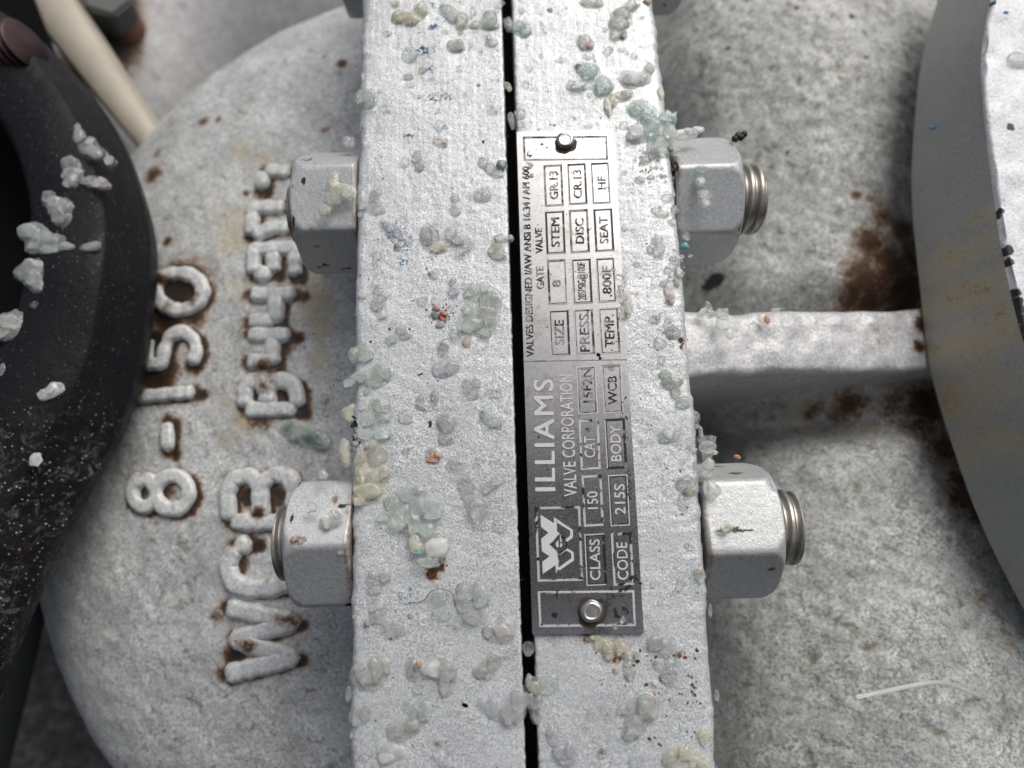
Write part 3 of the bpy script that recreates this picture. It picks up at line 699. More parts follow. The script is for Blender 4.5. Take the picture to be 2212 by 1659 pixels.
# ------------------------------------------------------------------ cream strap, far pipe, dark nut
a0, a1 = at(-60, -120, -0.055), at(350, 386, -0.062)
b0, b1 = at(80, -120, -0.055), at(390, 358, -0.062)
n = 60; prof = [(0, -0.02), (0, -0.004), (0.04, -0.001), (0.12, 0.0), (0.5, 0.0005), (0.88, 0.0), (0.96, -0.001), (1, -0.004), (1, -0.02)]
P = np.zeros((n, len(prof), 3))
for i in range(n):
    t = i / (n - 1); A = a0 + (a1 - a0) * t; B = b0 + (b1 - b0) * t
    for k, (u, dz) in enumerate(prof): P[i, k] = A + (B - A) * u; P[i, k, 2] += dz
tag(grid_mesh('support_bar', P, MAT['strap']), 'smooth cream coloured bar running diagonally under the black handwheel', 'bar')
p0, p1 = at(180, 420, -0.128), at(900, -190, -0.118)
ax = p1 - p0; L = np.linalg.norm(ax); ax /= L; sd = np.cross(ax, [0, 0, 1]); sd /= np.linalg.norm(sd); upv = np.cross(sd, ax)
XX, PH = np.meshgrid(np.linspace(-0.02, L, 160), np.linspace(0, 2 * math.pi, 120, endpoint=False), indexing='ij')
r = 0.052 + 0.004 * np.sin(XX * 60)
P = (p0 - upv * 0.012 - sd * 0.034) + XX[..., None] * ax + (r * np.cos(PH))[..., None] * sd + (r * np.sin(PH))[..., None] * upv
rust = np.zeros(XX.shape); ff = lambda x, y: np.full_like(np.asarray(x, float), -0.10)
for u, v, r_, a in [(265, 60, 12, 1.5), (255, 120, 12, 1.5), (235, 20, 14, 1.5), (240, 180, 10, 1.2), (275, 150, 6, .9), (290, 10, 8, .9), (335, 165, 2, .5)]:
    blob('V', u, v, r_, a, rust, P[..., 0], P[..., 1], ff)
tag(grid_mesh('far_pipe', P, MAT['pipe'], None, dict(rust=rust, cream=rust * 0, dark=rust * 0), closed_u=True), 'blurred white pipe with a brown rust streak, behind the valve body', 'pipe')
t = tag(empty('far_hex_nut', tuple(at(232, 10, -0.085))), 'out of focus dark grey nut beside the cream bar', 'nut')
c = at(232, 6, -0.078)
bm = bmesh.new(); bmesh.ops.create_cone(bm, cap_ends=True, segments=6, radius1=0.0105, radius2=0.0090, depth=0.012)
bmesh.ops.bevel(bm, geom=bm.edges[:], offset=0.001, segments=3, affect='EDGES')
me = bpy.data.meshes.new('nut_body'); bm.to_mesh(me); bm.free()
o = link('nut_body', me, MAT['darknut'], t, False); o.location = Vector(c) - t.location; o.rotation_euler = (0.2, 0.3, 0.4)
tube('rusty_shank', [c + np.array([0, 0, -0.004]), c + np.array([0, 0, -0.05])], 0.007, MAT['rusty'], t, 24)

# ------------------------------------------------------------------ name plate
PZ = 0.0009
plate = tag(empty('name_plate', (0.014, 0.004, 0)), 'brushed steel name plate with engraved boxes, riveted along the right hand flange bar', 'name plate')
c00 = at(1116, 285, PZ); c10 = at(1326, 281, PZ); c11 = at(1391, 1368, PZ); c01 = at(1150, 1370, PZ)
NU, NV = 60, 260
U, V = np.meshgrid(np.linspace(0, 1, NU), np.linspace(0, 1, NV))
rc = 0.0  
P = ((1 - U) * (1 - V))[..., None] * c00 + (U * (1 - V))[..., None] * c10 + (U * V)[..., None] * c11 + ((1 - U) * V)[..., None] * c01
P[..., 2] = PZ + 0.00012 * (vnoise(P[..., 0] + 1, P[..., 1] + 1, 60) - 0.5)
dark = np.zeros_like(U)
def pblob(w, x, y, r, a):
    p = wat(w, x, y, PZ); np.maximum(dark, a * np.exp(-((P[..., 0] - p[0]) ** 2 + (P[..., 1] - p[1]) ** 2) / (r * 0.001) ** 2), out=dark)
for b_ in [('P1', 440, 130, 3.2, .62), ('P1', 250, 100, 2.5, .35), ('P2', 540, 1450, 3.8, .8), ('P2', 560, 1560, 4, .62), ('P2', 640, 90, 1.4, .7), ('P2', 760, 1480, 3, .4), ('P2', 720, 700, 2, .4), ('P1', 830, 1250, 2.2, .7), ('P1', 800, 1100, 2, .6), ('P2', 780, 1200, 2.5, .45), ('P2', 790, 1560, 3, .45)]:
    pblob(*b_)
# rim of the plate: one strip folded down all round
Pb = P.copy()
top = P[::-1]
o = grid_mesh('plate_sheet', top, MAT['plate'], plate, dict(dark=dark[::-1]))
edge = [P[0, i] for i in range(NU)] + [P[j, -1] for j in range(1, NV)] + [P[-1, i] for i in range(NU - 2, -1, -1)] + [P[j, 0] for j in range(NV - 2, 0, -1)]
E_ = np.array(edge); E2 = E_.copy(); E2[:, 2] = 0.0
cen = E_.mean(0); 
grid_mesh('plate_edge', np.stack([E2, E_], 0), MAT['plate'], plate, dict(dark=np.full((2, len(E_)), 0.25)), closed_u=True)

LZ1 = PZ + 0.00011
def poly_mesh(name, rings, mat, z0, z1, holes=None):
    """flat-topped raised shape from window-space outlines already turned into world points"""
    bm = bmesh.new()
    for ring in rings:
        vs_ = [bm.verts.new((p[0], p[1], z1)) for p in ring]
        f = bm.faces.new(vs_)
        f.normal_update()
        if f.normal.z < 0: f.normal_flip()
        lo = [bm.verts.new((p[0], p[1], z0)) for p in ring]
        for i in range(len(ring)):
            j = (i + 1) % len(ring); bm.faces.new((vs_[i], lo[i], lo[j], vs_[j]))
    bmesh.ops.recalc_face_normals(bm, faces=bm.faces)
    me = bpy.data.meshes.new(name); bm.to_mesh(me); bm.free()
    return link(name, me, mat, plate, False)
def frame_box(w, x0, y0, x1, y1, skew=None, bw=8.5):
    """an engraved rectangular line: pale etched band edged by black residue. corners follow the plate"""
    # columns lean with the plate: x shifts with y
    s = 0.030 * (y1 - y0)
    s = (y1 - y0) * (0.030 + 0.028 * ((x0 + x1) / 2 - 150) / 600)
    cs = [(x0 - s / 2 * 0 , y0), (x1 - s * 1.0, y0), (x1, y1), (x0 + s * 1.0, y1)]
    cs = [(x0, y0 + 3), (x1 - s, y0 - 3), (x1, y1 - 3), (x0 + s, y1 + 3)]
    W = [wat(w, *c, LZ1) for c in cs]
    b = bw * px(w)
    cen = sum(W) / 4
    def inset(d):
        out = []
        for p in W:
            out.append(np.array([p[0] + (d if p[0] < cen[0] else -d), p[1] + (d if p[1] < cen[1] else -d), 0]))
        return out
    rings = [W, inset(b)]
    q = []
    for i in range(4):
        j = (i + 1) % 4; q.append([rings[0][i], rings[0][j], rings[1][j], rings[1][i]])
    o1 = poly_mesh('engraved_frame', q, MAT['etched'], PZ - 0.0001, LZ1)
    # residue on one or two sides
    q2 = []
    for i in range(4):
        j = (i + 1) % 4
        A = inset(-0.00006 if rnd.random() < 0.4 else b * 0.62); B = inset(b + 0.00010)
        q2.append([A[i], A[j], B[j], B[i]])
    poly_mesh('frame_residue', q2, MAT['blackfill'] if rnd.random() < 0.30 else MAT['palefill' if w == 'P2' and y0 > 300 else 'residue'], PZ - 0.0001, LZ1 + 0.00002).parent = plate
def text_on(txt, w, xa, ya, xb, yb, cap, weight=0.0, mat='etchfill', fill=True, z=None):
    A = wat(w, xa, ya, LZ1); B = wat(w, xb, yb, LZ1)
    run = B - A; L = np.linalg.norm(run[:2]); ang = math.atan2(run[1], run[0])
    h = cap * px(w) * 1.04
    low_ = w == 'P2' and ya > 560
    for layer in (0, 1):
        cu = bpy.data.curves.new('engraved_text', 'FONT'); cu.body = txt; cu.size = 1.0; cu.resolution_u = 3; cu.space_character = 1.14 if weight else 1.0
        ob = bpy.data.objects.new('tmp', cu); col.objects.link(ob)
        dg = bpy.context.evaluated_depsgraph_get(); dg.update()
        me = bpy.data.meshes.new_from_object(ob.evaluated_get(dg), depsgraph=dg)
        bpy.data.objects.remove(ob)
        co = np.zeros(len(me.vertices) * 3); me.vertices.foreach_get('co', co); co = co.reshape(-1, 3)
        x0, x1 = co[:, 0].min(), co[:, 0].max()
        sx = L / (x1 - x0); sy = h / CAPH
        shifts = [(0, 0)] if not weight else [(d, e) for d in (-1, -0.33, 0.33, 1) for e in (-1, 1)]
        if layer == 0 and '@' in txt: continue
        if layer == 0: shifts = shifts + [(1.0 if not weight else 1.6, -1.0 if not weight else -1.6), (-0.6, 0.6)] if not weight else [(1.6, -1.6), (-1.6, 1.6), (1.6, 1.6), (-1.6, -1.6)]
        fs0 = [tuple(p.vertices) for p in me.polygons]; V_, F_ = [], []
        for q, (d, e) in enumerate(shifts):
            x = (co[:, 0] - x0) * sx + d * (0.00005 if not weight else 0.00010); y = co[:, 1] * sy + e * (0.00005 if not weight else 0.00006)
            X = A[0] + x * math.cos(ang) - y * math.sin(ang); Y = A[1] + x * math.sin(ang) + y * math.cos(ang)
            zz = ((PZ + 0.00012) if layer == 0 else (PZ + 0.00015)) + q * 0.000002
            o_ = len(V_); V_ += [(a, b, zz) for a, b in zip(X, Y)]; F_ += [tuple(k + o_ for k in f) for f in fs0]
        link('engraved_text' if layer else 'text_residue', pymesh('engraved_text', V_, F_), MAT[mat if not low_ else 'etched'] if layer else MAT['residue' if weight else 'palefill' if low_ else 'blackfill' if rnd.random() < 0.6 and '@' not in txt else 'residue'], plate, False)
_cu = bpy.data.curves.new('t', 'FONT'); _cu.body = 'H'; _cu.size = 1.0
_ob = bpy.data.objects.new('t', _cu); col.objects.link(_ob); _dg = bpy.context.evaluated_depsgraph_get(); _dg.update()
_me = bpy.data.meshes.new_from_object(_ob.evaluated_get(_dg), depsgraph=_dg); CAPH = max(v.co.y for v in _me.vertices)
bpy.data.objects.remove(_ob)
for b_ in [('P1', 178, 92, 722, 245), ('P1', 310, 275, 437, 538), ('P1', 460, 268, 590, 528), ('P1', 610, 262, 742, 522), ('P1', 320, 570, 450, 843), ('P1', 473, 562, 605, 836), ('P1', 630, 555, 762, 828),
           ('P1', 333, 882, 465, 1168), ('P1', 488, 876, 623, 1162), ('P1', 645, 870, 778, 1153), ('P1', 345, 1205, 480, 1496), ('P1', 502, 1198, 638, 1490), ('P1', 662, 1190, 802, 1483),
           ('P2', 448, 87, 568, 350), ('P2', 588, 80, 710, 345), ('P2', 462, 383, 583, 658), ('P2', 604, 378, 730, 652), ('P2', 478, 692, 600, 972), ('P2', 624, 688, 746, 970), ('P2', 493, 1015, 618, 1300), ('P2', 640, 1010, 768, 1298),
           ('P2', 220, 865, 485, 1276), ('P2', 236, 1330, 778, 1527)]:
    frame_box(*b_)
A = wat('P1', 180, 1536, LZ1); B = wat('P1', 842, 1524, LZ1); d_ = 5 * px('P1')
poly_mesh('divider_line', [[A, B, B + np.array([0, d_, 0]), A + np.array([0, d_, 0])]], MAT['residue'], PZ - 0.0001, LZ1)
for t_ in [('VALVES DESIGNED I/AW ANSI B 16.34 / API 600', 'P1', 247, 1503, 216, 285, 44), ('GATE', 'P1', 313, 1068, 308, 925, 45), ('VALVE', 'P1', 306, 838, 300, 678, 45),
           ('GR.13', 'P1', 403, 492, 398, 315, 52), ('CR.13', 'P1', 556, 486, 549, 308, 52), ('HF', 'P1', 709, 430, 706, 348, 52), ('STEM', 'P1', 413, 797, 409, 612, 52), ('DISC', 'P1', 569, 776, 565, 618, 52), ('SEAT', 'P1', 725, 776, 718, 605, 52),
           ('8', 'P1', 418, 1054, 417, 1012, 50), ('285PSIG@100F', 'P1', 584, 1138, 576, 898, 50), ('.800F', 'P1', 746, 1118, 741, 925, 54), ('SIZE', 'P1', 442, 1425, 438, 1268, 56), ('PRESS.', 'P1', 606, 1470, 598, 1210, 58), ('TEMP.', 'P1', 765, 1442, 759, 1232, 58),
           ('VALVE CORPORATION', 'P2', 452, 806, 421, 133, 64), ('15F2N', 'P2', 541, 286, 530, 98, 50), ('WCB', 'P2', 675, 298, 671, 142, 46), ('CAT', 'P2', 553, 592, 549, 476, 54), ('#', 'P2', 522, 448, 521, 428, 22), ('BODY', 'P2', 697, 612, 690, 416, 52),
           ('150', 'P2', 569, 876, 564, 780, 52), ('215S', 'P2', 720, 906, 714, 740, 52), ('CLASS', 'P2', 582, 1270, 576, 1045, 50), ('CODE', 'P2', 736, 1268, 728, 1062, 52)]:
    text_on(*t_)
text_on('ILLIAMS', 'P2', 331, 776, 318, 160, 100, weight=0.012, mat='etched')
def wp(pts, z=0): return [wat('P3', x, y, LZ1) for x, y in pts]
poly_mesh('emblem', [wp([(238, 230), (550, 425), (550, 550), (610, 590), (600, 660), (400, 795), (555, 935), (565, 1020), (590, 1150), (280, 1365), (270, 1130), (410, 1025), (262, 930), (250, 690), (388, 575), (243, 462)]),
                     wp([(494, 390), (490, 272), (858, 520), (858, 668), (735, 755), (712, 705), (805, 630), (805, 535), (548, 375), (550, 424)]),
                     wp([(525, 1197), (530, 1345), (878, 1105), (870, 945), (745, 868), (590, 985), (602, 1002), (725, 915), (822, 965), (828, 1065), (580, 1245), (576, 1162)])], MAT['etched'], PZ - 0.0001, LZ1 + 0.00001)
def disc(cx, cy, rx, ry, a0=0, a1=360, n=28): return [(cx + rx * math.cos(math.radians(a0 + (a1 - a0) * i / n)), cy + ry * math.sin(math.radians(a0 + (a1 - a0) * i / n))) for i in range(n if a1 - a0 == 360 else n + 1)]
poly_mesh('emblem_black', [wp([(600, 590), (705, 665), (745, 770), (745, 880), (590, 1000), (560, 1020), (560, 930), (470, 850), (455, 760)])], MAT['blackfill'], PZ - 0.0001, LZ1 + 0.00003)  # black filled ground around the emblem letter
poly_mesh('emblem_letter', [wp(disc(597, 800, 122, 138))], MAT['plate'], PZ - 0.0001, LZ1 + 0.00005)
poly_mesh('emblem_counter', [wp([(580, 725), (580, 855), (545, 845), (528, 800), (545, 745)]), wp([(612, 770), (655, 790), (650, 830), (612, 855)]), wp([(606, 590), (622, 620), (632, 700), (650, 760), (612, 740)])], MAT['etched'], PZ - 0.0001, LZ1 + 0.00007)

def rivet(u, v, R):
    c = at(u, v, PZ)
    n1, n2 = 18, 40
    rs = [1.0, 1.0, 0.97, 0.9, 0.8, 0.72, 0.66, 0.60, 0.5, 0.35, 0.2, 0.0]
    zs = [0.0, 0.25, 0.42, 0.58, 0.68, 0.72, 0.735, 0.70, 0.68, 0.70, 0.71, 0.71]
    P = np.zeros((len(rs), n2, 3))
    for i, (r, z) in enumerate(zip(rs, zs)):
        for k in range(n2):
            a = 2 * math.pi * k / n2; rr_ = r * R * (1 + 0.04 * math.sin(2 * a + 1) + 0.02 * math.sin(5 * a))
            P[i, k] = (c[0] + rr_ * math.cos(a), c[1] + rr_ * math.sin(a), PZ + z * R)
    grid_mesh('rivet', P, MAT['rivet'], plate, closed_u=True)
    P = np.zeros((2, n2, 3))
    for k in range(n2):
        a = 2 * math.pi * k / n2; w_ = 1.28 + 0.10 * math.sin(3 * a + u) + 0.05 * math.sin(7 * a)
        P[0, k] = (c[0] + 0.9 * R * math.cos(a), c[1] + 0.9 * R * math.sin(a), PZ + 0.00016); P[1, k] = (c[0] + w_ * R * math.cos(a), c[1] - 0.0003 + w_ * R * math.sin(a), PZ + 0.00016)
    grid_mesh('rivet_grime', P[::-1], MAT['grime'], plate, closed_u=True)
rivet(1221, 308, 0.0020); rivet(1277, 1320, 0.0023)
# ------------------------------------------------------------------ resin granules
_ico = bmesh.new(); bmesh.ops.create_icosphere(_ico, subdivisions=3, radius=1.0)
IV = np.array([v.co[:] for v in _ico.verts]); IF = [tuple(v.index for v in f.verts) for f in _ico.faces]; _ico.free()
_ico = bmesh.new(); bmesh.ops.create_icosphere(_ico, subdivisions=2, radius=1.0)
JV = np.array([v.co[:] for v in _ico.verts]); JF = [tuple(v.index for v in f.verts) for f in _ico.faces]; _ico.free()
def granule_verts(rx, ry, rz, rot, crystal, V0):
    s = nrs.rand(3) * 50
    V = V0.copy()
    # a few flat cuts make it a broken crystal rather than a ball
    ncut = 3 + int(5 * crystal)
    for _ in range(ncut):
        d = nrs.randn(3); d /= np.linalg.norm(d); h = 0.62 + 0.30 * nrs.rand() - 0.14 * crystal
        t = V @ d - h
        V = V - np.where(t > 0, t * 0.92, 0)[:, None] * d
    f = 1 + (0.26 + 0.16 * crystal) * np.array([noise.noise(Vector((float(a[0] * 1.3 + s[0]), float(a[1] * 1.3 + s[1]), float(a[2] * 1.3 + s[2])))) for a in V]) \
          + 0.06 * np.array([noise.noise(Vector((float(a[0] * 4 + s[0]), float(a[1] * 4 + s[1]), float(a[2] * 4 + s[2])))) for a in V])
    V = V * f[:, None]
    V = V / np.abs(V[:, :2]).max() * np.array([rx, ry, rz])
    c, s_ = math.cos(rot), math.sin(rot)
    return np.stack([V[:, 0] * c - V[:, 1] * s_, V[:, 0] * s_ + V[:, 1] * c, V[:, 2]], -1)

def film(gl, tint, root, base, z0):
    """thin skin of resin that runs together under the granules of a clump"""
    G = np.array(gl)                                  # x, y, rx, ry
    x0, x1 = (G[:, 0] - G[:, 2] * 1.5).min(), (G[:, 0] + G[:, 2] * 1.5).max(); y0, y1 = (G[:, 1] - G[:, 3] * 1.5).min(), (G[:, 1] + G[:, 3] * 1.5).max()
    st = 0.00016
    X, Y = np.meshgrid(np.arange(x0, x1, st), np.arange(y0, y1, st))
    f = np.zeros_like(X)
    for gx_, gy_, a, b in G:
        d2 = ((X - gx_) / (a * 1.02)) ** 2 + ((Y - gy_) / (b * 1.02)) ** 2
        f += np.exp(-d2 * 1.25)
    f += (vnoise(X + 1, Y + 1, 900) - 0.5) * 0.16 + (vnoise(X + 3, Y + 1, 2300) - 0.5) * 0.08
    lev = 0.26
    if f.max() < lev + 0.1: return
    hgt = float(np.minimum(G[:, 2], G[:, 3]).mean()) * 0.30
    Z = hgt * np.sqrt(np.clip((f - lev) / 0.7, 0, 1)) * (0.85 + 0.4 * vnoise(X + 2, Y + 2, 1500))
    keep = f > lev - 0.04
    P = np.stack([X - base[0], Y - base[1], z0 - base[2] + np.where(f > lev, Z, -0.0001)], -1)
    o = grid_mesh('resin_film', P, MAT['r_' + tint], None, None, keep)
    o.parent = root; o.location = (0, 0, 0)

NAMES = dict(c='clear', g='pale green', y='honey yellow', b='lavender', k='smoky grey', w='milky white', p='pinkish', o='orange', G='dark green', t='aqua', T='teal', R='dark red', D='black', n='brown')
def clump(line):
    parts = line.split('|')
    w, label, tint, data = parts[:4]
    z0 = float(parts[4]) / 1000 if len(parts) > 4 and parts[4] else 0.0
    cat = parts[5] if len(parts) > 5 else None
    gs = []
    for g in data.split(';'):
        f = g.split(',')
        x, y, rx, ry = map(float, f[:4]); rot = float(f[4]) if len(f) > 4 and f[4] else rnd.uniform(-12, 12); tn = f[5] if len(f) > 5 else tint
        gs.append((x, y, rx, ry, rot, tn))
    single = len(gs) == 1
    base = wat(w, gs[0][0], gs[0][1], z0)
    k = px(w)
    # farther surfaces: the same picture size is a bigger thing
    k *= (CAM[2] - z0) / CAM[2] * (0.955 + 0.115 * (base[1] + 0.035) / 0.13)
    root = None
    if not single:
        root = empty('resin_clump', tuple(base)); tag(root, label, cat or 'resin clump', 'resin granules stuck to the valve')
    gl = []
    for i, (x, y, rx, ry, rot, tn) in enumerate(gs):
        c = wat(w, x, y, z0)
        RX, RY = rx * k * 1.13, ry * k * 1.13
        m = min(RX, RY); rz = m * rnd.uniform(0.34, 0.54)
        big = m > 0.0007
        gl.append((c[0], c[1], RX, RY))
        cryst = rnd.random() < 0.7
        V = granule_verts(RX, RY, rz, math.radians(rot), (1.0 if cryst else 0.35 * rnd.random()) if big else 0.25 * rnd.random(), IV if big else JV)
        cz = z0 + rz * (0.28 + 0.22 * rnd.random()) + (0.0002 * i if not single else 0)
        V[:, 2] = np.maximum(V[:, 2], -rz * 0.55)
        if single:
            me = pymesh('resin_bead', V, IF if big else JF); o = link('resin_bead', me, MAT['r_' + tn]); o.location = (c[0], c[1], cz)
            tag(o, label, cat or 'resin bead', 'resin granules stuck to the valve')
        else:
            me = pymesh('granule', V, IF if big else JF); o = bpy.data.objects.new('granule', me); me.materials.append(MAT['r_' + tn]); me.shade_smooth(); col.objects.link(o)
            o.parent = root; o.location = (c[0] - base[0], c[1] - base[1], cz - base[2])
            if big and cryst: me.set_sharp_from_angle(angle=math.radians(24))
            if tn != tint and tn in 'oGTRDntwpby': o['label'] = NAMES[tn] + ' granule in the clump'
    if not single and tint != 'D' and not (-13 < z0 * 1000 < -10): film(gl, 'k' if tint in 'oRGnTp' else tint, root, base, z0)
